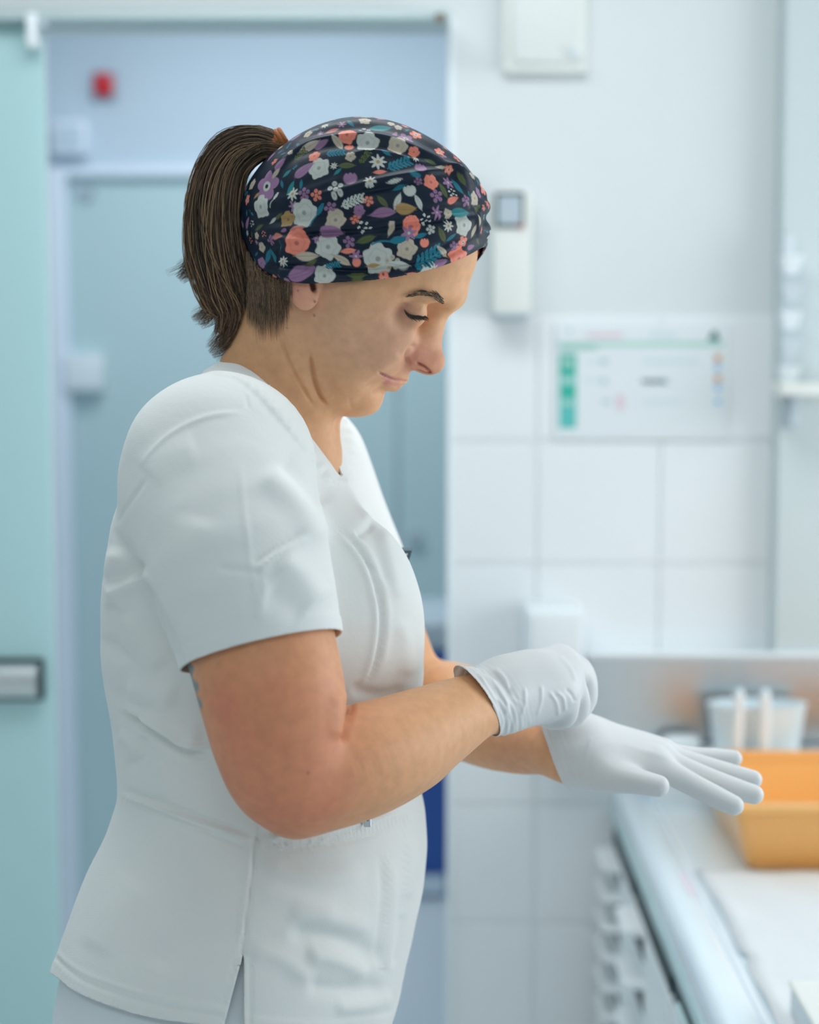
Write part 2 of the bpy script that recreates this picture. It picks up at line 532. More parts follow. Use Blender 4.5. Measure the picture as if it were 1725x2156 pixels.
prints('green_strip', M_green, [(1178, 746, 1214, 790), (1178, 812, 1214, 836)])
prints('teal_strip', M_teal, [(1178, 790, 1214, 812), (1178, 836, 1214, 902)])
prints('strip_icon', M_pgreen, [(1186, 756, 1206, 772), (1182, 794, 1210, 808), (1185, 842, 1207, 854)], 0.001)
prints('header_line', M_pgreen, [(1175, 720, 1526, 729), (1178, 728, 1258, 737)])
prints('text_line', M_ptext, [(1370, 700, 1424, 712), (1180, 738, 1214, 745), (1352, 756, 1470, 766), (1352, 796, 1410, 812), (1352, 842, 1440, 850),
                              (1352, 800, 1404, 806), (1228, 758, 1262, 764), (1228, 798, 1262, 804)])
prints('pink_text', M_ppink, [(1236, 702, 1312, 711), (1298, 832, 1314, 862)])
prints('grey_icon', M_pgrey, [(1264, 756, 1280, 766), (1264, 797, 1278, 808), (1268, 842, 1286, 850), (1196, 692, 1204, 700)])
prints('blue_icon', M_pblue, [(1506, 768, 1518, 780), (1506, 810, 1518, 822), (1506, 841, 1518, 851)])
prints('orange_icon', M_porange, [(1505, 747, 1519, 763), (1505, 790, 1519, 805)])
a = P(1504, 705, YW - 0.004)
s = 2.746 / 3600
MB().prism([(a[0] - 13 * s, a[2] - 12 * s), (a[0] + 12 * s, a[2] - 12 * s), (a[0] + 5 * s, a[2] + 8 * s), (a[0] - 3 * s, a[2] + 8 * s)], 1,
           lo[1] - 0.0006, lo[1] - 0.0001).build('hand_icon', M_dgreen, r)

# paper towel dispenser low on the tiles
lo, hi = wall_box(1104, 1282, 1232, 1490, 0.10)
r = empty('towel_dispenser', ((lo[0] + hi[0]) / 2, YW, lo[2]))
tag(r, 'white paper towel dispenser on the tiles behind the gloved fist', 'dispenser')
MB().box(lo, (hi[0], YW, hi[2]), 0.012, 3).build('case', M_white, r, True)
MB().box((lo[0] + 0.01, lo[1] - 0.004, lo[2] + 0.03), (hi[0] - 0.01, lo[1] + 0.003, hi[2] - 0.012), 0.003).build('front_cover', M_tile, r, True)
MB().box((lo[0] + 0.02, lo[1] + 0.02, lo[2] - 0.05), (hi[0] - 0.02, lo[1] + 0.024, lo[2] + 0.005)).build('paper', M_paper, r)

# cup holder rack and little shelf on the pier at the right
YP = YW - 0.055
lo, hi = wall_box(1634, 492, 1684, 905, 0.01, YP)
r = empty('cup_rack', ((lo[0] + hi[0]) / 2, YP, lo[2]))
tag(r, 'tall pale grey rack of slots on the pier at the right', 'rack')
MB().box((lo[0] + 0.006, YP - 0.01, lo[2]), (hi[0] - 0.006, YP, hi[2]), 0.004).build('back_plate', M_lgrey, r, True)
for k in range(6):
    z = hi[2] - 0.035 - k * (hi[2] - lo[2] - 0.05) / 6
    MB().loft([[(lo[0], YP - 0.045, z), (hi[0], YP - 0.045, z), (hi[0], YP - 0.008, z), (lo[0], YP - 0.008, z)],
               [(lo[0] + 0.006, YP - 0.03, z - 0.028), (hi[0] - 0.006, YP - 0.03, z - 0.028), (hi[0] - 0.006, YP - 0.008, z - 0.028), (lo[0] + 0.006, YP - 0.008, z - 0.028)]]
              ).build('slot', M_white if k % 2 == 0 else M_lgrey, r)
lo, hi = wall_box(1646, 806, 1790, 834, 0.09, YP)
r = empty('wall_shelf', ((lo[0] + hi[0]) / 2, YP, lo[2]))
tag(r, 'small white shelf on a grey bracket at the right edge', 'shelf')
MB().box((lo[0], lo[1], lo[2]), hi, 0.004).build('board', M_cream, r, True)
MB().box((lo[0] + 0.016, YP - 0.07, lo[2] - 0.05), (lo[0] + 0.03, YP, lo[2]), 0.003, 1).build('bracket', M_greyp, r)

# ------------------------------------------------------------------ worktop, cabinets and what stands on them
ZT = CAM_H - 0.683
M_top = mat('worktop_laminate', (0.74, 0.84, 0.90), 0.16, noise=0.015, nscale=15)
M_cab = mat('cabinet_grey', (0.84, 0.88, 0.89), 0.4, noise=0.02, nscale=15)
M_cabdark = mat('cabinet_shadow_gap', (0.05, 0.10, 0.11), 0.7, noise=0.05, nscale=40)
M_gapshade = mat('dark_gap_shade', (0.008, 0.030, 0.034), 0.5, noise=0.05, nscale=40)  # near-black that stands for shade in the cabinet gaps
M_mint = mat('edge_band_mint', (0.50, 0.66, 0.68), 0.3, noise=0.02, nscale=15)
XE = 0.300
YN = 0.35
r = empty('worktop', (0.8, 1.5, ZT - 0.04))
tag(r, 'long pale worktop with a raised rounded front lip running to the tiled wall', 'worktop')
MB().box((XE + 0.045, YN, ZT - 0.036), (XR - 0.002, YW - 0.058, ZT - 0.006), 0.002, 1).build('slab', M_top, r)
prof = []
for k in range(9):
    a = math.pi - k * math.pi / 2 / 8
    prof.append((XE + 0.018 + 0.018 * math.cos(a), ZT - 0.018 + 0.018 * math.sin(a)))
prof += [(XE + 0.040, ZT), (XE + 0.046, ZT - 0.004), (XE + 0.050, ZT - 0.006), (XE + 0.050, ZT - 0.036), (XE, ZT - 0.036)]
MB().prism(prof, 1, YN, YW - 0.002).build('front_lip', M_top, r, True)
MB().box((XE - 0.003, YN, ZT - 0.060), (XE + 0.03, YW - 0.002, ZT - 0.037), 0.002, 1).build('edge_band', M_mint, r)
MB().box((XE + 0.045, YW - 0.16, ZT - 0.03), (XR - 0.002, YW - 0.058, ZT + 0.075), 0.006, 2).build('back_ledge', M_top, r, True)
MB().tube([(XE + 0.052, YN, ZT - 0.0045), (XE + 0.052, YW - 0.17, ZT - 0.0045)], 0.003, 8).build('drip_bead', M_white, r, True)

zs0, zs1 = ZT + 0.078, wz(1383, YW - 0.06)
r = empty('splash_panel', (1.0, YW - 0.06, zs0))
tag(r, 'brushed steel splash panel on the wall behind the worktop', 'panel')
sx = wx(1248, YW - 0.06)
MB().box((sx, YW - 0.064, zs0), (XR - 0.003, YW - 0.057, zs1), 0.001, 1).build('steel_sheet', M_steel, r)
MB().box((sx - 0.004, YW - 0.068, zs1), (XR - 0.003, YW - 0.055, zs1 + 0.008), 0.002, 1).build('cap_strip', M_white, r)
MB().box((sx - 0.004, YW - 0.056, zs0), (XR - 0.003, YW - 0.001, zs1), 0.001, 1).build('backing', M_white, r)

# base cabinets under the worktop, from the wall towards the camera
ZK = ZT - 0.065


def cabinet(y0, y1, kind, label):
    r = empty('base_cabinet', ((XE + 0.32), (y0 + y1) / 2, 0))
    tag(r, label, 'cabinet')
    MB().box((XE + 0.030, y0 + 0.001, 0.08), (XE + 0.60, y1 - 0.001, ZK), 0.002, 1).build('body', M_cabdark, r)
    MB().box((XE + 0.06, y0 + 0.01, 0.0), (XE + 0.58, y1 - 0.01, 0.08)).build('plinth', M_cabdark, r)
    xf = XE - 0.006
    MB().box((xf + 0.001, y0 + 0.012, ZK - 0.024), (xf + 0.03, y1 - 0.012, ZK + 0.002), 0.001, 1).build('gap_shade_strip', M_gapshade, r)  # dark strip in place of the shaded gap under the lip
    if kind == 'door':
        d = MB().box((xf, y0 + 0.004, 0.09), (xf + 0.04, y1 - 0.004, ZK - 0.024), 0.002, 1).build('door', M_cab, r)
        MB().box((xf - 0.004, y0 + 0.03, ZK - 0.012), (xf + 0.002, y1 - 0.06, ZK - 0.004), 0.001, 1).build('handle', M_mint, d)
    else:
        nd, gap = kind
        h = (ZK - 0.024 - 0.09) / nd
        for k in range(nd):
            z0 = 0.09 + k * h
            d = MB().box((xf, y0 + 0.004, z0 + 0.001), (xf + 0.04, y1 - 0.004, z0 + h - 0.002), 0.0015, 1).build('drawer', M_cab, r)
            zg = z0 + h - 0.004
            MB().prism([(xf - 0.028, zg - 0.006), (xf - 0.024, zg), (xf + 0.001, zg), (xf + 0.001, zg - 0.010)], 1,
                       y1 - 0.12, y1 - 0.012).build('grip', M_cab, d)
            MB().box((xf - 0.0008, y1 - 0.12, zg - 0.010 - gap), (xf + 0.004, y1 - 0.014, zg - 0.010)).build('grip_shade_strip', M_gapshade, d)  # flat dark strip, the shade below the grip put into colour
    return r


cabinet(2.40, YW - 0.058, (14, 0.020), 'grey cabinet of shallow drawers in the corner by the tiled wall')
cabinet(2.02, 2.396, (9, 0.034), 'grey cabinet with deeper drawers beside the shallow-drawer cabinet')
cabinet(1.56, 2.016, 'door', 'grey cabinet with a plain door beside the deeper-drawer cabinet at the lower right')
cabinet(0.36, 1.556, 'door', 'grey cabinet with one wide plain door under the near end of the worktop')

# white paper mat
M_towel = mat('paper_towel', (0.68, 0.705, 0.72), 0.85, noise=0.01, nscale=30, bump=0.25, bscale=260)
bm = bmesh.new()
nx, ny = 24, 60
mx0, mx1, my0, my1 = 0.362, 0.80, 1.30, 2.262
grid = []
for j in range(ny + 1):
    rowv = []
    for i in range(nx + 1):
        u, v = i / nx, j / ny
        y = my0 + (my1 - my0) * v
        xl = mx0 + 0.0015 * math.sin(v * 17) + 0.002 * math.sin(v * 9 + 1) + (0.006 if v > 0.62 and v < 0.66 else 0.0)
        x = xl + (mx1 - xl) * u
        edge = max(0.0, 1 - u * 12)
        z = ZT - 0.0045 + 0.002 * edge * (1 + math.sin(v * 40)) + 0.0008 * math.sin(u * 30 + v * 17)
        rowv.append(bm.verts.new((x, y, z)))
    grid.append(rowv)
for j in range(ny):
    for i in range(nx):
        bm.faces.new((grid[j][i], grid[j][i + 1], grid[j + 1][i + 1], grid[j + 1][i]))
me = bpy.data.meshes.new('paper_mat'); bm.to_mesh(me); bm.free()
me.polygons.foreach_set('use_smooth', np.ones(len(me.polygons), dtype=bool))
o = link_mesh('paper_mat', me, M_towel)
sm = o.modifiers.new('solid', 'SOLIDIFY'); sm.thickness = 0.002; sm.offset = 1
tag(o, 'white paper towel mat lying on the worktop before the orange basin', 'mat')

# orange basin
M_orange = mat('orange_plastic', (0.88, 0.47, 0.14), 0.3, noise=0.03, nscale=12, sss=0.3, coat=0.4)


def rrect(cx, cy, hx, hy, rad, z, n=6):
    pts = []
    for (sx_, sy_, a0) in ((1, 1, 0), (-1, 1, 90), (-1, -1, 180), (1, -1, 270)):
        for k in range(n + 1):
            a = math.radians(a0 + 90 * k / n)
            pts.append((cx + sx_ * (hx - rad) + rad * math.cos(a), cy + sy_ * (hy - rad) + rad * math.sin(a), z))
    return pts


bxl, bxr, byf, byb = 0.402, 0.80, 2.235, 2.560
cx, cy, hx, hy = (bxl + bxr) / 2, (byf + byb) / 2, (bxr - bxl) / 2, (byb - byf) / 2
zb = ZT - 0.0055
r = empty('basin', (cx, cy, zb)); tag(r, 'orange plastic basin standing on the worktop behind the outstretched glove', 'basin')
H = 0.098
MB().loft([rrect(cx, cy + 0.004, hx - 0.036, hy - 0.034, 0.012, zb), rrect(cx, cy + 0.004, hx - 0.028, hy - 0.028, 0.014, zb + 0.006),
           rrect(cx, cy, hx - 0.006, hy - 0.006, 0.014, zb + H - 0.004),
           rrect(cx, cy, hx - 0.011, hy - 0.011, 0.012, zb + H - 0.004), rrect(cx, cy + 0.004, hx - 0.034, hy - 0.034, 0.012, zb + 0.010)],
          True, True, True).build('bowl', M_orange, r, True, 40)
MB().loft([rrect(cx, cy, hx - 0.008, hy - 0.008, 0.014, zb + H - 0.014), rrect(cx, cy, hx + 0.003, hy + 0.003, 0.018, zb + H - 0.010),
           rrect(cx, cy, hx + 0.004, hy + 0.004, 0.018, zb + H), rrect(cx, cy, hx - 0.012, hy - 0.012, 0.012, zb + H + 0.001),
           rrect(cx, cy, hx - 0.014, hy - 0.014, 0.012, zb + H - 0.012)], True, False, False).build('rim', M_orange, r, True, 40)

# translucent tub with two handles sticking out
M_tub = mat('milky_plastic', (0.78, 0.88, 0.92), 0.35, noise=0.01, nscale=20, sss=0.2)
tY = 2.63
tp = P(1594, 1480, tY)
tr = 104 * tY / 3600
zt0, zt1 = ZT + 0.0755, tp[2]
r = empty('tub', (tp[0], tY, zt0)); tag(r, 'round milky white tub on the back ledge behind the orange basin', 'tub')
ringf = lambda rad, z: [(tp[0] + rad * math.cos(2 * math.pi * k / 40), tY + rad * 0.55 * math.sin(2 * math.pi * k / 40), z) for k in range(40)]
MB().loft([ringf(tr * 0.86, zt0), ringf(tr, zt1 - 0.004), ringf(tr + 0.003, zt1), ringf(tr - 0.004, zt1), ringf(tr * 0.82, zt0 + 0.006)]).build('wall', M_tub, r, True, 50)
for i, (ax, lab) in enumerate(((1557, 'left'), (1612, 'right'))):
    a, b = P(ax, 1462, tY - 0.052), P(ax - 8 + i * 4, 1600, tY - 0.052)
    o = empty('brush', (b[0], tY - 0.052, ZT - 0.0055))
    tag(o, 'white upright brush handle before the milky tub, %s of the two' % lab, 'brush')
    MB().tube([(b[0], tY - 0.055, ZT - 0.0055), b * 0.4 + a * 0.6, a], [0.007, 0.009, 0.008], 12).build('handle', M_white, o, True)
    MB().tube([a, a + np.array([0, 0, 0.008])], [0.0085, 0.004], 12).build('tip', M_tub, o, True)
# white soap bar on the ledge
p = P(1437, 1560, 2.63)
r = MB()
r.loft([rrect(p[0], 2.645, 0.026, 0.018, 0.014, ZT + 0.0755), rrect(p[0], 2.645, 0.030, 0.022, 0.016, ZT + 0.082), rrect(p[0], 2.645, 0.030, 0.022, 0.016, ZT + 0.092),
        rrect(p[0], 2.645, 0.022, 0.015, 0.012, ZT + 0.097)])
tag(r.build('soap_bar', M_white, None, True, 60), 'small white rounded soap bar on the ledge above the pointing fingers', 'soap')
# pale pink label on the worktop lip
p = []
for k in range(20):
    a = 2 * math.pi * k / 20
    p.append((XE + 0.039 + 0.005 * math.cos(a), 2.19 + 0.062 * math.sin(a)))
tag(MB().prism(p, 2, ZT + 0.0002, ZT + 0.0008).build('sticker', mat('pink_film', (0.74, 0.66, 0.74), 0.5, noise=0.04), None),
    'faded pink oval sticker on the worktop lip', 'sticker')
# grey box at the lower right corner
p = P(1704, 2150, 1.66)
r = empty('carton', (p[0] + 0.05, 1.70, ZT)); tag(r, 'pale grey small carton at the lower right corner', 'carton')
MB().box((p[0], 1.63, ZT - 0.002), (p[0] + 0.10, 1.75, ZT + 0.028), 0.004, 2).build('box', M_lgrey, r, True)
MB().box((p[0] - 0.002, 1.628, ZT + 0.028), (p[0] + 0.102, 1.752, ZT + 0.034), 0.002, 1).build('lid', M_cream, r, True)

# bodies of the added ceiling fill panels, out of view
for lx, ly, lab in ((-0.20, 1.80, 'above the person'), (-0.20, -0.60, 'at the camera end of the room')):
    r = empty('ceiling_fill_lamp', (lx, ly, ZC)); tag(r, 'unseen ceiling panel added as fill light ' + lab, 'lamp')
    MB().box((lx - 0.60, ly - 0.31, 2.590), (lx + 0.60, ly + 0.31, ZC), 0.003, 1).build('frame', M_white, r)
    MB().box((lx - 0.58, ly - 0.29, 2.587), (lx + 0.58, ly + 0.29, 2.590)).build('diffuser', M_glow, r)
# ------------------------------------------------------------------ implicit-surface modelling of the figure
import openvdb


def smin(a, b, k):
    h = np.maximum(k - np.abs(a - b), 0.0) / k
    return np.minimum(a, b) - h * h * k * 0.25


def smooth_poly(p, n=8):
    p = np.asarray(p, float)
    t = np.concatenate([[0], np.cumsum(np.linalg.norm(np.diff(p, axis=0), axis=1))])
    # Catmull-Rom through the points
    out = []
    for i in range(len(p) - 1):
        p0, p1, p2, p3 = p[max(i - 1, 0)], p[i], p[i + 1], p[min(i + 2, len(p) - 1)]
        for s in np.linspace(0, 1, n, endpoint=False):
            out.append(0.5 * ((2 * p1) + (-p0 + p2) * s + (2 * p0 - 5 * p1 + 4 * p2 - p3) * s * s + (-p0 + 3 * p1 - 3 * p2 + p3) * s ** 3))
    out.append(p[-1])
    return np.array(out)


class Field:
    FAR = 0.06

    def __init__(self):
        self.ops = []

    def _add(self, op, fn, lo, hi, k):
        self.ops.append((op, fn, np.asarray(lo) - k - 0.02, np.asarray(hi) + k + 0.02, k))
        return self

    def cone(self, a, b, r1, r2=None, k=0.01, op='+'):
        a = np.asarray(a, float); b = np.asarray(b, float)
        r2 = r1 if r2 is None else r2
        ab = b - a; L2 = max(ab @ ab, 1e-12)

        def fn(p):
            h = np.clip(((p - a) @ ab) / L2, 0, 1)
            return np.linalg.norm(p - a - h[:, None] * ab, axis=1) - (r1 + (r2 - r1) * h)
        R = max(r1, r2)
        return self._add(op, fn, np.minimum(a, b) - R, np.maximum(a, b) + R, k)

    def chain(self, pts, rads, k=0.01, kin=None, op='+', n=4):
        """tube of varying radius through the points (smoothly resampled), joined to the rest with softness k"""
        q = np.concatenate([np.asarray(pts, float), np.asarray(rads, float)[:, None]], 1)
        if len(q) > 2: q = smooth_poly(q, n)
        A, B_, ra, rb = q[:-1, :3], q[1:, :3], q[:-1, 3], q[1:, 3]

        def fn(p):
            d = None
            for a, b, r1, r2 in zip(A, B_, ra, rb):
                ab = b - a
                h = np.clip(((p - a) @ ab) / max(ab @ ab, 1e-12), 0, 1)
                v = np.linalg.norm(p - a - h[:, None] * ab, axis=1) - (r1 + (r2 - r1) * h)
                d = v if d is None else np.minimum(d, v)
            return d
        R = q[:, 3].max()
        return self._add(op, fn, q[:, :3].min(0) - R, q[:, :3].max(0) + R, k)

    def ell(self, c, r, axes=None, k=0.01, op='+'):
        c = np.asarray(c, float); r = np.asarray(r, float)
        A = np.eye(3) if axes is None else np.asarray(axes, float)      # rows are the axes

        def fn(p):
            q = (p - c) @ A.T
            k0 = np.linalg.norm(q / r, axis=1); k1 = np.linalg.norm(q / (r * r), axis=1)
            return k0 * (k0 - 1.0) / np.maximum(k1, 1e-9)
        e = np.abs(A.T) @ r
        return self._add(op, fn, c - e, c + e, k)

    def custom(self, fn, lo, hi, k=0.01, op='+'):
        return self._add(op, fn, lo, hi, k)

    def __call__(self, p):
        d = np.full(len(p), self.FAR)
        pl, ph = p.min(0), p.max(0)
        for op, fn, lo, hi, k in self.ops:
            if (ph < lo).any() or (pl > hi).any(): continue
            if (pl > lo).all() and (ph < hi).all():
                m = slice(None)
            else:
                m = (p[:, 0] > lo[0]) & (p[:, 0] < hi[0]) & (p[:, 1] > lo[1]) & (p[:, 1] < hi[1]) & (p[:, 2] > lo[2]) & (p[:, 2] < hi[2])
                if not m.any(): continue
            v = fn(p[m])
            d[m] = smin(d[m], v, k) if op == '+' else -smin(-d[m], v, k)
        return d


def axis(lo, hi, step, flo=None, fhi=None, fstep=None):
    if flo is None:
        return np.arange(lo, hi + step, step)
    return np.concatenate([np.arange(lo, flo, step), np.arange(flo, fhi, fstep), np.arange(fhi, hi + step, step)])


def mesh_field(field, xs, ys, zs, B=6):
    def pad(a):
        n = (-len(a)) % B
        return np.concatenate([a, a[-1] + (a[-1] - a[-2]) * np.arange(1, n + 1)]) if n else a
    xs, ys, zs = pad(xs), pad(ys), pad(zs)
    n = np.array([len(xs), len(ys), len(zs)]) // B
    bc = [a.reshape(-1, B).mean(1) for a in (xs, ys, zs)]
    bh = [(a.reshape(-1, B)[:, -1] - a.reshape(-1, B)[:, 0]) / 2 + np.gradient(a).reshape(-1, B).max(1) for a in (xs, ys, zs)]
    G = np.stack(np.meshgrid(*bc, indexing='ij'), -1).reshape(-1, 3)
    Hh = np.stack(np.meshgrid(*bh, indexing='ij'), -1).reshape(-1, 3)
    dc = np.concatenate([field(c) for c in np.array_split(G, max(1, len(G) // 400000))])
    act = np.abs(dc) < np.linalg.norm(Hh, axis=1) * 1.25 + 0.003
    act |= False
    D = np.where(dc > 0, 0.05, -0.05).astype(np.float32)
    D = np.repeat(np.repeat(np.repeat(D.reshape(n), B, 0), B, 1), B, 2)
    idx = np.argwhere(act.reshape(n))
    D6 = D.reshape(n[0], B, n[1], B, n[2], B)
    X, Y, Z = xs.reshape(-1, B), ys.reshape(-1, B), zs.reshape(-1, B)
    sb = idx // 5
    key = (sb[:, 0] * 10000 + sb[:, 1]) * 10000 + sb[:, 2]
    o_ = np.argsort(key, kind='stable')
    idx, key = idx[o_], key[o_]
    cuts = np.nonzero(np.diff(key))[0] + 1
    for ch in np.split(idx, cuts):
        if not len(ch): continue
        px = np.broadcast_to(X[ch[:, 0]][:, :, None, None], (len(ch), B, B, B))
        py = np.broadcast_to(Y[ch[:, 1]][:, None, :, None], (len(ch), B, B, B))
        pz = np.broadcast_to(Z[ch[:, 2]][:, None, None, :], (len(ch), B, B, B))
        v = field(np.stack([px, py, pz], -1).reshape(-1, 3)).reshape(len(ch), B, B, B)
        D6[ch[:, 0], :, ch[:, 1], :, ch[:, 2], :] = v
    g = openvdb.FloatGrid(0.05)
    g.copyFromArray(np.ascontiguousarray(np.clip(D, -0.05, 0.05)))
    pts, quads = g.convertToQuads(isovalue=0.0)
    pts = np.asarray(pts, dtype=np.float64)
    V = np.stack([np.interp(pts[:, i], np.arange(len(a)), a) for i, a in enumerate((xs, ys, zs))], -1)
    F = np.asarray(quads, dtype=np.int64)
    # make the winding point outwards
    f = F[:: max(1, len(F) // 2000)]
    nrm = np.cross(V[f[:, 2]] - V[f[:, 0]], V[f[:, 3]] - V[f[:, 1]])
    nrm /= np.maximum(np.linalg.norm(nrm, axis=1), 1e-12)[:, None]
    c = V[f].mean(1)
    if np.mean(field(c + nrm * 0.001) - field(c - nrm * 0.001)) < 0:
        F = F[:, ::-1]
    return V, F


def tri(F):
    return np.concatenate([F[:, [0, 1, 2]], F[:, [0, 2, 3]]]) if F.shape[1] == 4 else F


def vnormals(V, F):
    T = tri(F)
    n = np.cross(V[T[:, 1]] - V[T[:, 0]], V[T[:, 2]] - V[T[:, 0]])
    N = np.zeros_like(V)
    for i in range(3):
        for k in range(3):
            N[:, k] += np.bincount(T[:, i], n[:, k], len(V))
    return N / np.maximum(np.linalg.norm(N, axis=1), 1e-12)[:, None]


def clip_mesh(V, F, f):
    """keep the part of the surface where f < 0, cut cleanly along f = 0"""
    T = tri(F)
    ins = f < 0
    c = ins[T].sum(1)
    out = [T[c == 3]]
    newV = [V]; base = len(V)
    E = []
    P_ = []
    for cnt in (1, 2):
        t = T[c == cnt]
        if not len(t): continue
        key = ins[t] if cnt == 1 else ~ins[t]
        first = key.argmax(1)
        a = t[np.arange(len(t)), first]; b = t[np.arange(len(t)), (first + 1) % 3]; d = t[np.arange(len(t)), (first + 2) % 3]
        E.append((a, b)); E.append((a, d)); P_.append((cnt, a, b, d))
    if E:
        ea = np.concatenate([np.minimum(a, b) for a, b in E]); eb = np.concatenate([np.maximum(a, b) for a, b in E])
        u, inv = np.unique(ea * (base + 1) + eb, return_inverse=True)
        ua, ub = u // (base + 1), u % (base + 1)
        w = (f[ua] / (f[ua] - f[ub]))[:, None]
        newV.append(V[ua] * (1 - w) + V[ub] * w)
        ofs = 0
        for cnt, a, b, d in P_:
            n = len(a)
            ab = base + inv[ofs:ofs + n]; ad = base + inv[ofs + n:ofs + 2 * n]; ofs += 2 * n
            if cnt == 1:
                out.append(np.stack([a, ab, ad], 1))
            else:
                out.append(np.stack([ab, b, d], 1)); out.append(np.stack([ab, d, ad], 1))
    V2 = np.concatenate(newV); F2 = np.concatenate(out)
    F2 = F2[(F2[:, 0] != F2[:, 1]) & (F2[:, 1] != F2[:, 2]) & (F2[:, 0] != F2[:, 2])]
    used = np.unique(F2)
    m = np.full(len(V2), -1); m[used] = np.arange(len(used))
    return V2[used], m[F2]


def smooth_mesh(V, F, it=2, lam=0.5, mask=None):
    T = tri(F)
    e = np.concatenate([T[:, [0, 1]], T[:, [1, 2]], T[:, [2, 0]]])
    e = np.unique(np.minimum(e[:, 0], e[:, 1]) * np.int64(len(V)) + np.maximum(e[:, 0], e[:, 1]))
    E = np.stack([e // len(V), e % len(V)], 1)
    deg = np.bincount(E.ravel(), minlength=len(V))[:, None]
    V = V.copy()
    for _ in range(it):
        A = np.zeros_like(V)
        for k in range(3):
            A[:, k] = np.bincount(E[:, 0], V[E[:, 1], k], len(V)) + np.bincount(E[:, 1], V[E[:, 0], k], len(V))
        D = (A / np.maximum(deg, 1) - V) * lam
        if mask is not None: D *= mask[:, None]
        V += D
    return V


def seg_dist(x, y, poly):
    """2-d distance of (x,y) to a polyline, plus signed side and parameter along it"""
    best = np.full(len(x), 1e9); side = np.zeros(len(x)); par = np.zeros(len(x))
    L = 0.0
    poly = np.asarray(poly, float)
    for (ax, ay), (bx, by) in zip(poly[:-1], poly[1:]):
        dx, dy = bx - ax, by - ay
        l2 = dx * dx + dy * dy
        t = np.clip(((x - ax) * dx + (y - ay) * dy) / l2, 0, 1)
        ex, ey = x - ax - t * dx, y - ay - t * dy
        d = np.hypot(ex, ey)
        m = d < best
        best[m] = d[m]; side[m] = np.sign(dx * ey - dy * ex)[m]; par[m] = (L + t * math.sqrt(l2))[m]
        L += math.sqrt(l2)
    return best, side, par, L


def folds(V, N, specs, mask=None):
    """raise or sink the surface along lines (given in photo pixels, for the camera-facing side)"""
    x, y = project(V)
    d = V - CAMP
    d /= np.linalg.norm(d, axis=1)[:, None]
    face = np.clip(-(N * d).sum(1) * 4 + 0.4, 0, 1)
    if mask is not None: face = face * mask
    D = np.zeros(len(V))
    for poly, amp, w, *kind in specs:
        kind = kind[0] if kind else 'ridge'
        poly = smooth_poly(poly, 6) if len(poly) > 2 else np.asarray(poly, float)
        lo, hi = poly.min(0) - 4 * w, poly.max(0) + 4 * w
        m = (x > lo[0]) & (x < hi[0]) & (y > lo[1]) & (y < hi[1])
        if not m.any(): continue
        dist, side, par, L = seg_dist(x[m], y[m], poly)
        fade = np.clip(np.minimum(par, L - par) / max(L * 0.18, 1.0), 0.0, 1.0)
        fade = fade * fade * (3 - 2 * fade) if kind != 'seam' else np.ones_like(fade)
        if kind == 'step':        # overlapping edge: high on the left side of the line, falling over to the right
            sd = dist * side / w
            g = sd * np.exp(0.5 - 0.5 * sd * sd)
        elif kind == 'seam':
            g = np.exp(-(dist / w) ** 2)
        else:
            g = np.exp(-(dist / w) ** 2)
        D[m] += amp * g * fade * face[m]
    return V + N * D[:, None]


# ------------------------------------------------------------------ head frame
DH = 1.452
HA = math.radians(9)
HF = np.array([math.cos(HA), -math.sin(HA), 0.0])          # where the face points (plan view)
HL = np.array([-math.sin(HA), -math.cos(HA), 0.0])         # lateral axis, towards the camera
HC = P(760, 560, DH)
UP3 = np.array([0, 0, 1.0])
U = DH / FPX                                                # metres per photo pixel at the head


def Hp(px, py, l=0.0):
    """point at lateral offset l of the head's mid-plane that is seen at pixel (px,py)"""
    r = ray(px, py)
    t = (l + (HC - CAMP) @ HL) / (r @ HL)
    return CAMP + r * t


def mir(p):
    p = np.asarray(p)
    return p - 2 * ((p - HC) @ HL) * HL


def head_uv(p):
    """(a, b, l) of points: a,b are 'photo pixels' in the head's mid-plane"""
    l = (p - HC) @ HL
    q = p - l[:, None] * HL
    x, y = project(q)
    return x, y, l


def outline_fn(poly, center, W, n=2.0, smooth=9, taper=None):
    poly = np.asarray(poly, float) - center
    ang = np.arctan2(poly[:, 1], poly[:, 0]); rad = np.hypot(poly[:, 0], poly[:, 1])
    o = np.argsort(ang); ang, rad = ang[o], rad[o]
    A = np.linspace(-np.pi, np.pi, 721)
    R = np.interp(A, np.concatenate([ang - 2 * np.pi, ang, ang + 2 * np.pi]), np.tile(rad, 3))
    ker = np.hanning(smooth + 2)[1:-1]; ker /= ker.sum()
    R = np.convolve(np.concatenate([R[-41:-1], R, R[1:41]]), ker, 'same')[40:-40]

    def fn(p):
        x, y, l = head_uv(p)
        x = x - center[0]; y = y - center[1]
        r = np.interp(np.arctan2(y, x), A, R)
        v = -0.587 * (x + center[0] - 760) + 0.81 * (y + center[1] - 600)
        w = W(v) if callable(W) else W
        if taper is not None:
            w = w * np.interp(0.81 * (x + center[0] - 760) + 0.587 * (y + center[1] - 600), taper[0], taper[1])
        q = (np.hypot(x, y) / r) ** n + np.abs(l / w) ** n
        g = np.maximum(q, 1e-9) ** (1.0 / n)
        # first-order distance estimate
        return (g - 1.0) * np.minimum(r * U, w)
    return fn


mm = 0.001
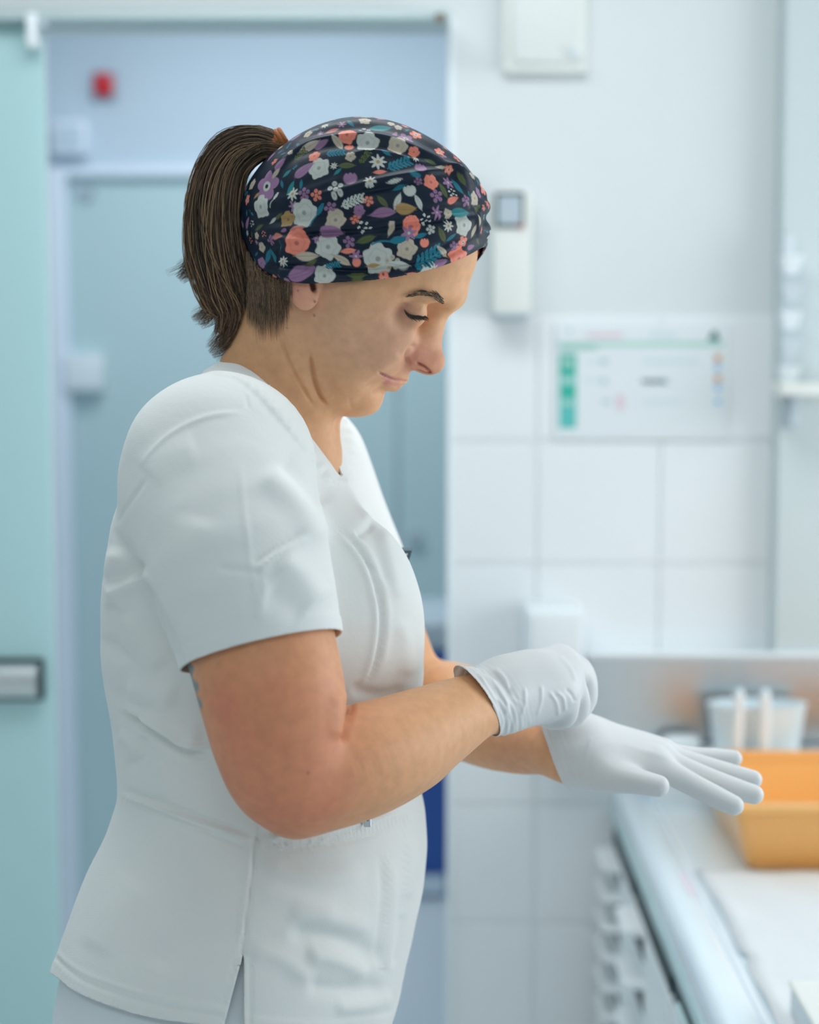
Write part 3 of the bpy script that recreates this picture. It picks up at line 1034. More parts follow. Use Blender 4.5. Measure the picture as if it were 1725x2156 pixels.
# ------------------------------------------------------------------ body: head
HEAD_OUT = [(1003, 490), (1004, 545), (989, 590), (966, 628), (936, 655), (912, 690), (890, 730), (868, 762), (846, 790), (816, 812), (799, 828),
            (795, 844), (782, 857), (757, 863), (725, 864), (690, 850), (640, 815), (585, 760), (550, 690), (535, 600), (528, 520), (535, 440),
            (562, 370), (622, 308), (700, 280), (770, 274), (850, 290), (925, 340), (975, 405), (996, 450)]
headW = lambda v: np.interp(v, [-280, -90, 0, 80, 130, 172, 210], [.073, .072, .0695, .067, .0625, .058, .054])
body = Field()
lo, hi = Hp(480, 900, 0.1), Hp(1060, 230, -0.1)
hlo, hhi = np.minimum(lo, hi) - 0.03, np.maximum(lo, hi) + 0.03
body.custom(outline_fn(HEAD_OUT, np.array([745., 590.]), headW, 2.3, taper=([-100, 40, 90, 130, 190], [1, 1, .93, .84, .72])), hlo, hhi, 0.005)


def both(fn):
    """apply a builder on the near side and on the mirrored far side"""
    fn(lambda p: p); fn(mir)


# brow ridge, cheeks, jaw, chin
both(lambda s: body.cone(s(Hp(945, 622, 8 * mm)), s(Hp(893, 618, 34 * mm)), 10 * mm, 8 * mm, 0.012))
both(lambda s: body.ell(s(Hp(806, 714, 29 * mm)), (20 * mm, 13 * mm, 20 * mm), k=0.018))
both(lambda s: body.cone(s(Hp(782, 752, 27 * mm)), s(Hp(736, 792, 32 * mm)), 13 * mm, 12 * mm, 0.02))
body.ell(Hp(770, 838), (12 * mm, 17 * mm, 11 * mm), k=0.012)
both(lambda s: body.cone(s(Hp(712, 826, 18 * mm)), s(Hp(735, 838, 10 * mm)), 13 * mm, 11 * mm, 0.014))
# eye sockets (sunk), then lids
both(lambda s: body.ell(s(Hp(905, 668, 22 * mm)), (12 * mm, 10 * mm, 11 * mm), k=0.014, op='-'))
both(lambda s: body.ell(s(Hp(870, 668, 44 * mm)), (13 * mm, 8 * mm, 10 * mm), k=0.012, op='-'))
# nose
body.chain([Hp(914, 655), Hp(908, 690), Hp(905, 725), Hp(903, 756)], [8 * mm, 8.3 * mm, 9.6 * mm, 12.2 * mm], 0.014, 0.010)
body.ell(Hp(910, 764), (9.5 * mm, 9.5 * mm, 8.5 * mm), k=0.006)
both(lambda s: body.cone(s(Hp(903, 690, 6 * mm)), s(Hp(880, 735, 10 * mm)), 6 * mm, 6 * mm, 0.010))
both(lambda s: body.cone(s(Hp(874, 752, 13.5 * mm)), s(Hp(899, 765, 7 * mm)), 8.6 * mm, 7.8 * mm, 0.003))
both(lambda s: body.cone(s(Hp(884, 776, 9 * mm)), s(Hp(904, 785, 5.5 * mm)), 2.6 * mm, 2.4 * mm, 0.002, '-'))
# mouth area and lips
body.ell(Hp(822, 780), (13 * mm, 17 * mm, 13 * mm), k=0.008)
both(lambda s: body.chain([s(Hp(846, 796, 0)), s(Hp(837, 796, 9 * mm)), s(Hp(820, 792, 17 * mm)), s(Hp(806, 787, 22 * mm))],
                          [4.4 * mm, 4.2 * mm, 3.2 * mm, 1.8 * mm], 0.004))
both(lambda s: body.chain([s(Hp(829, 809, 0)), s(Hp(822, 806, 10 * mm)), s(Hp(812, 797, 18 * mm)), s(Hp(805, 790, 22 * mm))],
                          [5.2 * mm, 4.8 * mm, 3.4 * mm, 1.8 * mm], 0.004))
# eyes: lowered upper lids over the eyeballs
EYE = Hp(867, 658, 29.5 * mm)
both(lambda s: body.ell(s(EYE), (12.8 * mm,) * 3, k=0.005))
both(lambda s: body.chain([s(Hp(852, 654, 42 * mm)), s(Hp(860, 663, 42.5 * mm)), s(Hp(872, 668, 41 * mm)), s(Hp(884, 669, 37 * mm))],
                          [0.8 * mm, 1.7 * mm, 1.5 * mm, 0.8 * mm], 0.0016, op='-'))
# ears
both(lambda s: body.ell(s(Hp(640, 592, 72 * mm)), (14 * mm, 4.6 * mm, 23 * mm), k=0.004))
both(lambda s: body.ell(s(Hp(646, 626, 72 * mm)), (8.6 * mm, 4.0 * mm, 9.5 * mm), k=0.004))
# neck
body.chain([Hp(655, 660), Hp(612, 745), Hp(560, 860), Hp(540, 930)], [50 * mm, 50 * mm, 54 * mm, 62 * mm], 0.018, 0.03)
both(lambda s: body.cone(s(Hp(600, 690, 40 * mm)), s(Hp(672, 950, 14 * mm)), 12 * mm, 10 * mm, 0.02))
# ------------------------------------------------------------------ torso stack (shared by body and tunic)
DT = 1.462
TA = math.radians(11)
TF = np.array([math.cos(TA), -math.sin(TA), 0.0])
TL = np.array([-math.sin(TA), -math.cos(TA), 0.0])
#        py    xb   xf   half width
LEV = [(752, 500, 545, .030), (775, 452, 590, .062), (800, 420, 615, .088), (835, 378, 642, .114), (870, 350, 668, .134), (905, 342, 690, .147),
       (960, 316, 718, .162), (1020, 294, 742, .170), (1090, 270, 778, .174), (1160, 257, 815, .176), (1250, 243, 852, .174), (1350, 238, 880, .170),
       (1430, 245, 890, .164), (1520, 260, 878, .158), (1600, 268, 868, .156), (1655, 270, 874, .160), (1720, 250, 890, .170), (1800, 210, 896, .184),
       (1900, 172, 884, .197), (2000, 140, 862, .204), (2080, 127, 842, .206), (2200, 126, 822, .204), (2330, 132, 815, .200)]
_z, _xb, _xf, _w = [], [], [], []
for py, xb, xf, w in LEV:
    b, f_ = P(xb, py, DT), P(xf, py, DT)
    _z.append(b[2]); _xb.append(b[0]); _xf.append(f_[0]); _w.append(w)
_o = np.argsort(_z)
_zz = np.linspace(min(_z), max(_z), 300)


def _sm(a):
    v = np.interp(_zz, np.array(_z)[_o], np.array(a)[_o])
    ker = np.hanning(15); ker /= ker.sum()
    return np.convolve(np.pad(v, 7, 'edge'), ker, 'valid')


_xb, _xf, _w = _sm(_xb), _sm(_xf), _sm(_w)
ZTOP, ZBOT = _zz[-1], _zz[0]


_E = (_xf - _xb) / 2
_a = np.sqrt(np.maximum(_E ** 2 - (_w * math.sin(TA)) ** 2, (0.5 * _E) ** 2)) / math.cos(TA)
_cx = (_xf + _xb) / 2


def torso(shrink, zmin=-9, n=2.25):
    """trunk as a stack of rounded sections; shrink is a number or a function of height"""
    def fn(p):
        z = p[:, 2]
        sh = shrink(z) if callable(shrink) else shrink
        w = np.maximum(np.interp(z, _zz, _w) - sh, 0.004)
        a = np.maximum(np.interp(z, _zz, _a) - sh, 0.004)
        dx = p[:, 0] - np.interp(z, _zz, _cx); dy = p[:, 1] - DT
        u = dx * TF[0] + dy * TF[1]; l = dx * TL[0] + dy * TL[1]
        g = (np.abs(u / a) ** n + np.abs(l / w) ** n) ** (1 / n)
        d = (g - 1) * np.minimum(a, w)
        d = np.maximum(d, z - (ZTOP - (0.0 if np.isscalar(sh) and sh == 0 else 0.01)))
        return np.maximum(d, zmin - z)
    return fn


T_LO, T_HI = np.array([-0.40, 1.15, ZBOT - 0.05]), np.array([0.08, 1.80, ZTOP + 0.02])
zpelvis = P(500, 2150, DT)[2]
body.custom(torso(lambda z: np.interp(z, [1.15, 1.34], [.024, .010]), zpelvis), T_LO, T_HI, 0.02)

# ------------------------------------------------------------------ arms
NS = P(468, 985, 1.330)         # near shoulder
NSl = P(508, 1190, 1.272)
NE = P(612, 1660, 1.235)        # near elbow
NW = P(1040, 1476, 1.385)       # near wrist
FS = P(632, 985, 1.605)         # far shoulder
FE = P(856, 1482, 1.655)        # far elbow
FW = P(1168, 1568, 1.505)       # far wrist
arms = Field()
arms.chain([NS, NSl, P(562, 1412, 1.245), P(577, 1480, 1.240), P(588, 1550, 1.237), P(601, 1625, 1.236), P(620, 1685, 1.236)],
           [62 * mm, 58 * mm, 55 * mm, 53.5 * mm, 50 * mm, 42.5 * mm, 24 * mm], 0.02)
arms.chain([P(622, 1660, 1.237), P(660, 1640, 1.241), P(735, 1606, 1.262), P(815, 1579, 1.288), P(905, 1536, 1.325), P(985, 1494, 1.360), NW, P(1085, 1458, 1.398)],
           [32 * mm, 37 * mm, 42 * mm, 40.5 * mm, 35 * mm, 28 * mm, 22.5 * mm, 20 * mm], 0.008)
arms.chain([P(630, 1709, 1.238), P(690, 1694, 1.252), P(790, 1662, 1.285), P(880, 1612, 1.318)], [15.5 * mm, 16 * mm, 16 * mm, 16 * mm], 0.018)
arms.chain([FS, FE], [58 * mm, 43 * mm], 0.02)
arms.chain([FE, P(950, 1492, 1.625), P(1040, 1530, 1.575), P(1110, 1558, 1.540), FW], [42 * mm, 45 * mm, 40 * mm, 32 * mm, 25 * mm], 0.008)
body.cone(P(584, 905, 1.457), P(636, 990, 1.455), 36 * mm, 30 * mm, 0.015)
body.custom(arms, T_LO * 0 + np.array([-0.40, 1.1, 0.95]), np.array([0.30, 1.82, 1.50]), 0.012)


# ------------------------------------------------------------------ hands (gloved)
def near_hand(grow):
    f = Field()
    g = grow
    w0 = P(1050, 1468, 1.388)
    kn = [P(1178, 1391, 1.462), P(1190, 1410, 1.446), P(1192, 1436, 1.428), P(1180, 1466, 1.412)]
    wb = [P(1065, 1432, 1.405), P(1065, 1448, 1.398), P(1063, 1468, 1.392), P(1060, 1486, 1.390)]
    for i in range(4):
        f.chain([wb[i], kn[i]], [15 * mm + g, 11.5 * mm + g], 0.022)
    f.cone(w0, P(1120, 1445, 1.415), 24 * mm + g, 22 * mm + g, 0.02)
    f.cone(P(1100, 1475, 1.425), P(1150, 1470, 1.430), 17 * mm + g, 16 * mm + g, 0.02)
    f.chain([kn[0], P(1222, 1408, 1.475), P(1236, 1452, 1.474), P(1216, 1490, 1.462)], [10 * mm + g, 9.2 * mm + g, 8.6 * mm + g, 7.6 * mm + g], 0.008, 0.006)
    f.chain([kn[1], P(1228, 1428, 1.457), P(1234, 1472, 1.456), P(1212, 1506, 1.448)], [10 * mm + g, 9.4 * mm + g, 8.8 * mm + g, 7.8 * mm + g], 0.006, 0.006)
    f.chain([kn[2], P(1214, 1456, 1.436), P(1218, 1494, 1.438), P(1194, 1515, 1.438)], [9.8 * mm + g, 9.0 * mm + g, 8.6 * mm + g, 7.6 * mm + g], 0.005, 0.006)
    f.chain([kn[3], P(1196, 1488, 1.418), P(1188, 1512, 1.424), P(1160, 1516, 1.430)], [9.2 * mm + g, 8.4 * mm + g, 8.0 * mm + g, 7.2 * mm + g], 0.005, 0.006)
    # thumb pinching from behind
    f.chain([P(1085, 1470, 1.425), P(1135, 1498, 1.455), P(1185, 1512, 1.460)], [15 * mm + g, 11 * mm + g, 8.5 * mm + g], 0.014, 0.008)
    return f


def far_hand(grow):
    f = Field()
    g = grow
    wb = [P(1200, 1592, 1.490), P(1200, 1576, 1.503), P(1200, 1562, 1.515), P(1200, 1550, 1.524)]
    kn = [P(1372, 1606, 1.470), P(1385, 1597, 1.487), P(1392, 1590, 1.506), P(1392, 1584, 1.524)]
    for i in range(4):
        f.chain([wb[i], kn[i]], [[16, 17, 17, 16][i] * mm + g, [11, 11, 10.5, 9.5][i] * mm + g], 0.024)
    f.cone(FW, P(1225, 1575, 1.507), 25 * mm + g, 23 * mm + g, 0.02)
    f.chain([kn[0], P(1458, 1652, 1.457), P(1510, 1679, 1.450), P(1546, 1696, 1.446)], [10.4 * mm + g, 9.0 * mm + g, 8.6 * mm + g, 7.6 * mm + g], 0.008, 0.008)
    f.chain([kn[1], P(1485, 1637, 1.477), P(1545, 1660, 1.470), P(1588, 1673, 1.466)], [10.4 * mm + g, 9.0 * mm + g, 8.6 * mm + g, 7.6 * mm + g], 0.006, 0.008)
    f.chain([kn[2], P(1485, 1614, 1.503), P(1545, 1631, 1.499), P(1586, 1641, 1.496)], [10 * mm + g, 8.4 * mm + g, 8.0 * mm + g, 7.2 * mm + g], 0.006, 0.008)
    f.chain([kn[3], P(1455, 1592, 1.532), P(1505, 1594, 1.534), P(1546, 1597, 1.534)], [9 * mm + g, 7.6 * mm + g, 7.4 * mm + g, 6.6 * mm + g], 0.006, 0.008)
    f.chain([P(1215, 1600, 1.484), P(1278, 1632, 1.458), P(1335, 1644, 1.440), P(1387, 1655, 1.432)], [21 * mm + g, 14 * mm + g, 10.4 * mm + g, 8.4 * mm + g], 0.022, 0.010)
    return f


hn, hf = near_hand(-0.0016), far_hand(-0.0016)
body.custom(hn, P(1000, 1560, 1.36) - 0.02, P(1270, 1330, 1.52) + 0.03, 0.012)
body.custom(hf, P(1120, 1730, 1.40) - 0.03, P(1640, 1490, 1.57) + 0.04, 0.012)
# ------------------------------------------------------------------ the person
person = empty('person', (-0.14, DT, 0.0))
tag(person, 'person in white short-sleeved tunic and flowered head wrap pulling on white gloves', 'person')


def gauss(V, c, r):
    out = np.zeros(len(V))
    m = (np.abs(V[:, 0] - c[0]) < 2.6 * r) & (np.abs(V[:, 2] - c[2]) < 2.6 * r)
    out[m] = np.exp(-((V[m] - np.asarray(c)) ** 2).sum(1) / (r * r))
    return out


def mixc(C, col, w):
    m = w > 1e-4
    q = np.clip(w[m], 0, 1)[:, None]
    C[m] = C[m] * (1 - q) + np.asarray(col) * q
    return C


# body mesh: fine sampling round the head, coarser below
bx = axis(-0.36, 0.31, 0.0026, -0.165, 0.062, 0.0012)
by = axis(1.12, 1.76, 0.0026, 1.37, 1.53, 0.0013)
bz = axis(zpelvis - 0.01, 1.74, 0.0026, 1.475, 1.735, 0.0012)
BV, BF = mesh_field(body, bx, by, bz)
BV = smooth_mesh(BV, BF, 2, 0.4)
BV = smooth_mesh(BV, BF, 14, 0.5, np.clip((1.43 - BV[:, 2]) / 0.03, 0, 1))
BN = vnormals(BV, BF)
BV = folds(BV, BN, [
    # creases of jaw, neck, smile, eyelid, nose wing, ear and elbow
    ([(652, 742), (658, 775), (664, 805), (674, 832), (692, 858)], -4.2 * mm, 3.6), ([(640, 760), (646, 800), (660, 840)], 1.6 * mm, 13),
    ([(672, 780), (684, 820), (700, 845)], 1.6 * mm, 12), ([(588, 705), (600, 740), (614, 772), (632, 806), (650, 838), (664, 860)], -2.0 * mm, 3.4),
    ([(604, 725), (625, 775), (645, 815)], 0.9 * mm, 12),
    ([(866, 728), (857, 745), (850, 760), (830, 776), (806, 788), (780, 806), (752, 822)], -1.0 * mm, 7), ([(845, 745), (815, 765), (785, 785)], 1.0 * mm, 14),
    ([(734, 835), (738, 850), (742, 862)], -0.6 * mm, 5), ([(806, 822), (792, 828), (780, 826)], -0.6 * mm, 6),
    ([(846, 640), (858, 643), (872, 649), (888, 652)], -0.8 * mm, 3.5), ([(842, 632), (860, 634), (880, 642), (898, 648)], 0.8 * mm, 6),
    ([(878, 724), (864, 734), (857, 748), (861, 764), (870, 768)], -2.0 * mm, 4.5), ([(880, 765), (893, 771), (906, 782)], -2.4 * mm, 2.8, 'seam'),
    ([(801, 786), (812, 792), (826, 798), (840, 802), (856, 803)], -1.8 * mm, 2.6, 'seam'), ([(794, 780), (801, 786)], -1.0 * mm, 4),
    ([(656, 592), (659, 600), (662, 610)], -5.0 * mm, 5.5, 'seam'), ([(636, 622), (648, 624), (662, 632)], -0.8 * mm, 5),
    ([(738, 1462), (737, 1490), (731, 1525), (722, 1566)], -6.0 * mm, 8), ([(712, 1450), (714, 1500), (706, 1560)], 3.0 * mm, 18), ([(640, 1742), (720, 1728), (800, 1700)], -0.8 * mm, 7)])
BN = vnormals(BV, BF)
spx, spy = project(BV)
near = BN[:, 1] < 0.1
SKIN = (0.72, 0.378, 0.192)
C = np.tile(np.array(SKIN), (len(BV), 1))
for (c, r, col, w) in [
        (Hp(908, 762, 6 * mm), 0.020, (0.62, 0.25, 0.17), 0.65), (Hp(872, 748, 16 * mm), 0.012, (0.58, 0.17, 0.13), 0.8),
        (mir(Hp(872, 748, 16 * mm)), 0.012, (0.58, 0.17, 0.13), 0.8),
        (Hp(645, 615, 74 * mm), 0.018, (0.74, 0.31, 0.22), 0.9), (Hp(616, 610, 74 * mm), 0.010, (0.68, 0.26, 0.20), 0.7),
        (Hp(820, 735, 48 * mm), 0.035, (0.62, 0.33, 0.24), 0.6), (Hp(700, 700, 60 * mm), 0.05, (0.58, 0.36, 0.235), 0.5),
        (P(590, 1530, 1.18), 0.10, (0.69, 0.275, 0.145), 0.85), (P(600, 1720, 1.20), 0.05, (0.70, 0.26, 0.15), 0.8),
        (P(470, 1640, 1.20), 0.05, (0.70, 0.26, 0.15), 0.6), (P(1110, 1590, 1.52), 0.05, (0.60, 0.30, 0.18), 0.7),
        (Hp(858, 664, 40 * mm), 0.011, (0.46, 0.24, 0.17), 0.6), (Hp(846, 648, 40 * mm), 0.006, (0.34, 0.12, 0.10), 0.7)]:
    C = mixc(C, col, gauss(BV, c, r) * w)
# blotchy arms
for _ in range(70):
    c = P(random.uniform(420, 720), random.uniform(1420, 1740), random.uniform(1.18, 1.25))
    C = mixc(C, (0.66, 0.21, 0.13), gauss(BV, c, random.uniform(0.006, 0.016)) * random.uniform(0.15, 0.4))
# lips
for s in (lambda p: p, mir):
    for q0, q1, r in ((Hp(846, 800, 2 * mm), Hp(808, 788, 22 * mm), 3.2 * mm), (Hp(832, 810, 1 * mm), Hp(812, 797, 19 * mm), 4.6 * mm)):
        q0, q1 = s(q0), s(q1)
        ab = q1 - q0
        h = np.clip(((BV - q0) @ ab) / (ab @ ab), 0, 1)
        d = np.linalg.norm(BV - q0 - h[:, None] * ab, axis=1)
        C = mixc(C, (0.60, 0.22, 0.22), np.clip((r + 1.2 * mm - d) / (1.6 * mm), 0, 1) * 0.8)
    q = [s(Hp(838, 802, 8 * mm)), s(Hp(820, 795, 17 * mm)), s(Hp(802, 787, 25 * mm))]
    for q0, q1 in zip(q[:-1], q[1:]):
        ab = q1 - q0
        h = np.clip(((BV - q0) @ ab) / (ab @ ab), 0, 1)
        d = np.linalg.norm(BV - q0 - h[:, None] * ab, axis=1)
        C = mixc(C, (0.22, 0.05, 0.05), np.clip((1.8 * mm - d) / (1.0 * mm), 0, 1) * 0.8)
for poly, w_, a_ in (([(809, 795), (822, 805), (838, 810)], 5.5, 0.5), ([(806, 786), (824, 793), (846, 799)], 3.5, 0.55)):
    d, _, par, L = seg_dist(spx, spy, np.array(poly, float))
    C = mixc(C, (0.66, 0.22, 0.22), np.clip((w_ - d) / 2.5, 0, 1) * near * (spx > 800) * (spy > 780) * a_)
d, _, par, L = seg_dist(spx, spy, np.array([(801, 786), (812, 792), (826, 798), (842, 803)], float))
C = mixc(C, (0.16, 0.03, 0.04), np.clip((2.6 - d) / 1.5, 0, 1) * near * np.clip(1.2 - par / L, 0, 1) * 0.9)
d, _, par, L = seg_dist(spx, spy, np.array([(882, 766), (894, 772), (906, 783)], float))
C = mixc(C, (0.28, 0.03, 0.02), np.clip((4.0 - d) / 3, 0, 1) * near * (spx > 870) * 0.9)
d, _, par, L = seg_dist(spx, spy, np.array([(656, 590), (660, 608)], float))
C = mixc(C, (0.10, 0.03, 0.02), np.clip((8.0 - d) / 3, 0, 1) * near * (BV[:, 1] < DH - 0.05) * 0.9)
# hair growing at the nape and temple: the scalp itself is dark there
wn = np.clip((spx - 500) / 25, 0, 1) * np.clip((612 - spx) / 26, 0, 1) * np.clip((702 - spy - 0.25 * np.abs(spx - 565)) / 80, 0, 1) * (spy > 520) * (spy < 710)
C = mixc(C, (0.05, 0.033, 0.024), wn * (BV[:, 2] > 1.5) * 0.95)
wn = np.clip((8 - np.abs(spy - 592)) / 8, 0, 1) * np.clip((spx - 690) / 20, 0, 1) * np.clip((775 - spx) / 40, 0, 1)
C = mixc(C, (0.12, 0.07, 0.045), wn * near * 0.7)
# moles and the tattoo at the back of the arm
for mx_, my_, r in ((496, 1500, 3.5), (649, 1627, 3.5), (663, 635, 4), (662, 664, 3.5), (628, 612, 3), (605, 690, 2.5)):
    d = np.hypot(spx - mx_, spy - my_)
    C = mixc(C, (0.20, 0.09, 0.06), np.clip((r - d) / 2, 0, 1) * near * 0.8)
tt = np.array([(396, 1400), (404, 1425), (413, 1450), (418, 1475), (423, 1488)], float)
d, _, par, L = seg_dist(spx, spy, tt)
wv = 8 + 5 * np.sin(par / 6.0)
C = mixc(C, (0.17, 0.24, 0.26), np.clip((wv * (1 - 0.5 * par / L) - d) / 3, 0, 1) * (spx < 445) * (spy > 1380) * (spy < 1500) * (BV[:, 1] < 1.36) * 0.9)
M_skin = mat_attr('skin', 0.5, noise=0.16, nscale=110, bump=0.12, bscale=900, sss=0.12, spec=0.35)
o = np_mesh('body', BV, BF, M_skin, person)
set_color(o, C)
o['label'] = 'skin of face, neck and bare forearms'
print('body', len(BV), time.time() - T0)

# depth buffer of the near skin, used to lay hair on it
cell = 4
sel = (spx > 400) & (spx < 1060) & (spy > 240) & (spy < 920)
_DB = np.full((240, 160), 9.0)
np.minimum.at(_DB, ((spy[sel] // cell).astype(int), ((spx[sel] - 400) // cell).astype(int)), BV[sel, 1])


def surfY(px, py, default=DH):
    j, i = int(py // cell), int((px - 400) // cell)
    if not (1 <= j < 239 and 1 <= i < 159): return default
    v = _DB[j - 1:j + 2, i - 1:i + 2].min()
    return v if v < 5 else default


# eyeballs and lashes
M_eye = mat('eye_white', (0.62, 0.60, 0.58), 0.15, noise=0.02)
M_lash = mat('lash_hair', (0.018, 0.016, 0.015), 0.6, noise=0.1)
for s in (lambda p: p, mir):
    c = s(EYE)
    ob = MB()
    bmesh.ops.create_uvsphere(ob.bm, u_segments=24, v_segments=16, radius=11.6 * mm)
    bmesh.ops.translate(ob.bm, verts=ob.bm.verts, vec=Vector(c))
    ob.build('eye', M_eye, person, True, 180)
    b = MB()
    line = smooth_poly([Hp(851, 652, 42 * mm), Hp(860, 660, 42.6 * mm), Hp(872, 664, 41.6 * mm), Hp(884, 664, 38 * mm), Hp(891, 660, 33 * mm)], 12)
    for k in range(2, len(line), 2):
        q = line[k]
        t = k / len(line)
        d = np.array([0.0012 + 0.0035 * t, -0.0022 + 0.0012 * t, -0.0048 - 0.0006 * t]) * random.uniform(0.7, 1.2)
        b.tube([s(q), s(q + d * 0.5 + np.array([0.0003, 0, -0.0003])), s(q + d + HF * 0.0012)], [0.0004, 0.00035, 0.00012], 4)
    b.tube([s(q) for q in line], 0.00022, 5)
    b.build('eyelashes', M_lash, person)


# ------------------------------------------------------------------ hair strands
def strands(guides, mat_, name, parent, rad=0.00032, sides=3, base=(0.095, 0.062, 0.040)):
    """guides: list of (N,3) arrays -> one mesh of thin tapered tubes, each with its own tint"""
    VV, FF, CC = [], [], []
    base_i = 0
    for g in guides:
        n = len(g)
        t = np.gradient(g, axis=0); t /= np.maximum(np.linalg.norm(t, axis=1), 1e-9)[:, None]
        a = np.cross(t, np.array([0.1, 1, 0.2])); a /= np.maximum(np.linalg.norm(a, axis=1), 1e-9)[:, None]
        b = np.cross(t, a)
        r = rad * np.concatenate([np.ones(n - n // 3), np.linspace(1, 0.2, n // 3)])[:, None] * random.uniform(0.8, 1.3)
        ring = [g + r * (a * math.cos(2 * math.pi * k / sides) + b * math.sin(2 * math.pi * k / sides)) for k in range(sides)]
        v = np.stack(ring, 1).reshape(-1, 3)
        i = np.arange(n - 1)[:, None] * sides + np.arange(sides)[None]
        j = np.arange(n - 1)[:, None] * sides + (np.arange(sides)[None] + 1) % sides
        f = np.stack([i, j, j + sides, i + sides], -1).reshape(-1, 4) + base_i
        VV.append(v); FF.append(f)
        q = random.random()
        c = np.array(base) * random.uniform(0.55, 1.25)
        if q > 0.58: c = np.array([0.36, 0.225, 0.125]) * random.uniform(0.5, 1.25)
        CC.append(np.tile(c, (len(v), 1)))
        base_i += len(v)
    ob = np_mesh(name, np.concatenate(VV), np.concatenate(FF), mat_, parent)
    set_color(ob, np.concatenate(CC))
    return ob


M_hair = mat_attr('brown_hair', 0.38, noise=0.15, nscale=300, bump=0, spec=0.55)


def lock(pts, radii, count, Y=DH, flat=1.0, jitter=0.0015, endcut=(0.85, 1.0), n=26):
    g = smooth_poly([P(x, y, Y + (d[0] if d else 0)) for x, y, *d in pts], 10)
    rr = np.interp(np.linspace(0, 1, len(g)), np.linspace(0, 1, len(radii)), radii)
    t = np.gradient(g, axis=0); t /= np.linalg.norm(t, axis=1)[:, None]
    side = np.cross(t, np.array([0, 1.0, 0])); side /= np.maximum(np.linalg.norm(side, axis=1), 1e-9)[:, None]
    out = []
    for _ in range(count):
        a = random.uniform(0, 2 * math.pi); q = math.sqrt(random.random())
        ph = random.uniform(0, 6.28); fr = random.uniform(1.5, 4)
        s = np.linspace(0, 1, len(g))
        tw = a + 0.5 * np.sin(s * fr + ph)
        c = g + rr[:, None] * q * (side * np.cos(tw)[:, None] + np.array([0, 1.0, 0]) * flat * np.sin(tw)[:, None])
        c = c + side * (jitter * np.sin(s * fr * 4 + ph) * s)[:, None]
        m = max(6, int(len(g) * random.uniform(*endcut)))
        k = np.linspace(0, m - 1, n)
        out.append(np.stack([np.interp(k, np.arange(len(g)), c[:, i]) for i in range(3)], -1))
    return out


G = []
G += lock([(594, 312), (548, 298), (496, 312), (460, 362), (446, 440), (450, 530), (472, 612), (492, 662), (478, 712), (440, 746)],
          [.009, .013, .015, .019, .023, .025, .023, .016, .011, .006], 760, flat=1.2, endcut=(0.86, 1.0), jitter=0.003)
G += lock([(594, 306), (538, 286), (474, 308), (434, 372), (420, 460), (420, 530), (402, 563), (374, 590)],
          [.008, .009, .010, .012, .012, .010, .006, .003], 300, flat=1.2, endcut=(0.86, 1.0), jitter=0.003)
G += lock([(594, 318), (548, 316), (498, 362), (482, 450), (490, 540), (508, 605), (512, 650), (500, 690)],
          [.009, .009, .010, .013, .015, .013, .009, .004], 380, Y=DH - 0.004, flat=1.4, endcut=(0.8, 1.0), jitter=0.003)
G += lock([(590, 305), (525, 292), (465, 335), (438, 420), (438, 520), (455, 600), (450, 645), (402, 674)],
          [.008, .010, .012, .013, .014, .012, .008, .004], 260, flat=1.2, endcut=(0.86, 1.0), jitter=0.003)
G += lock([(592, 305), (520, 278), (455, 312), (425, 380), (415, 470), (405, 540), (345, 574)], [.004, .006, .008, .009, .008, .006, .004], 34, endcut=(0.85, 1))
G += lock([(470, 590), (492, 640), (480, 680), (449, 697)], [.014, .011, .006, .001], 90)
G += lock([(460, 560), (450, 620), (448, 660), (420, 690)], [.014, .012, .008, .004], 60)
G += lock([(594, 303), (550, 278), (500, 278), (458, 304), (428, 350)], [.003, .004, .005, .006, .005], 44)
G += lock([(592, 300), (540, 280), (470, 300), (420, 380), (410, 470), (414, 560)], [.004, .006, .008, .008, .008, .010], 26, jitter=0.004)
pony = strands(G, M_hair, 'ponytail', person)
tag(pony, kind='stuff')
# nape hair lying on the skin below the wrap
G = []
for _ in range(2200):
    x0 = 520 + 92 * random.random() ** 1.95; y0 = float(np.interp(x0, [514, 530, 560, 598, 640], [515, 545, 578, 591, 598])) + random.uniform(-1, 12)
    fr = (x0 - 520) / 88
    yend = 600 + np.interp(fr, [0, 0.25, 0.8, 1.0], [85, 125, 118, 65]) * random.random() ** 1.9
    x1 = x0 + random.uniform(-8, 10) + 6 * (1 - fr); y1 = max(yend, y0 + 20)
    g = []
    for s_ in np.linspace(0, 1, 9):
        x, y = x0 + (x1 - x0) * s_ + 2 * math.sin(s_ * 4 + x0), y0 + (y1 - y0) * s_
        Y = min(surfY(x, y), DH + 0.02)
        g.append(P(x, y, Y - 0.0016 * (1 - 0.7 * s_)))
    G.append(np.array(g))
for _ in range(220):          # baby hair at the temple, combed back
    x0 = random.uniform(700, 775); y0 = 586 + random.uniform(0, 8) * (1 - abs(x0 - 735) / 60); ln = random.uniform(25, 60)
    G.append(np.array([P(x0 - ln * s_, y0 - 3 + 9 * s_ * (1 - s_) + 2 * s_, surfY(x0 - ln * s_, y0 + 3) - 0.0010) for s_ in np.linspace(0, 1, 7)]))
nape = strands(G, M_hair, 'nape_hair', person, 0.00010)
tag(nape, kind='stuff')
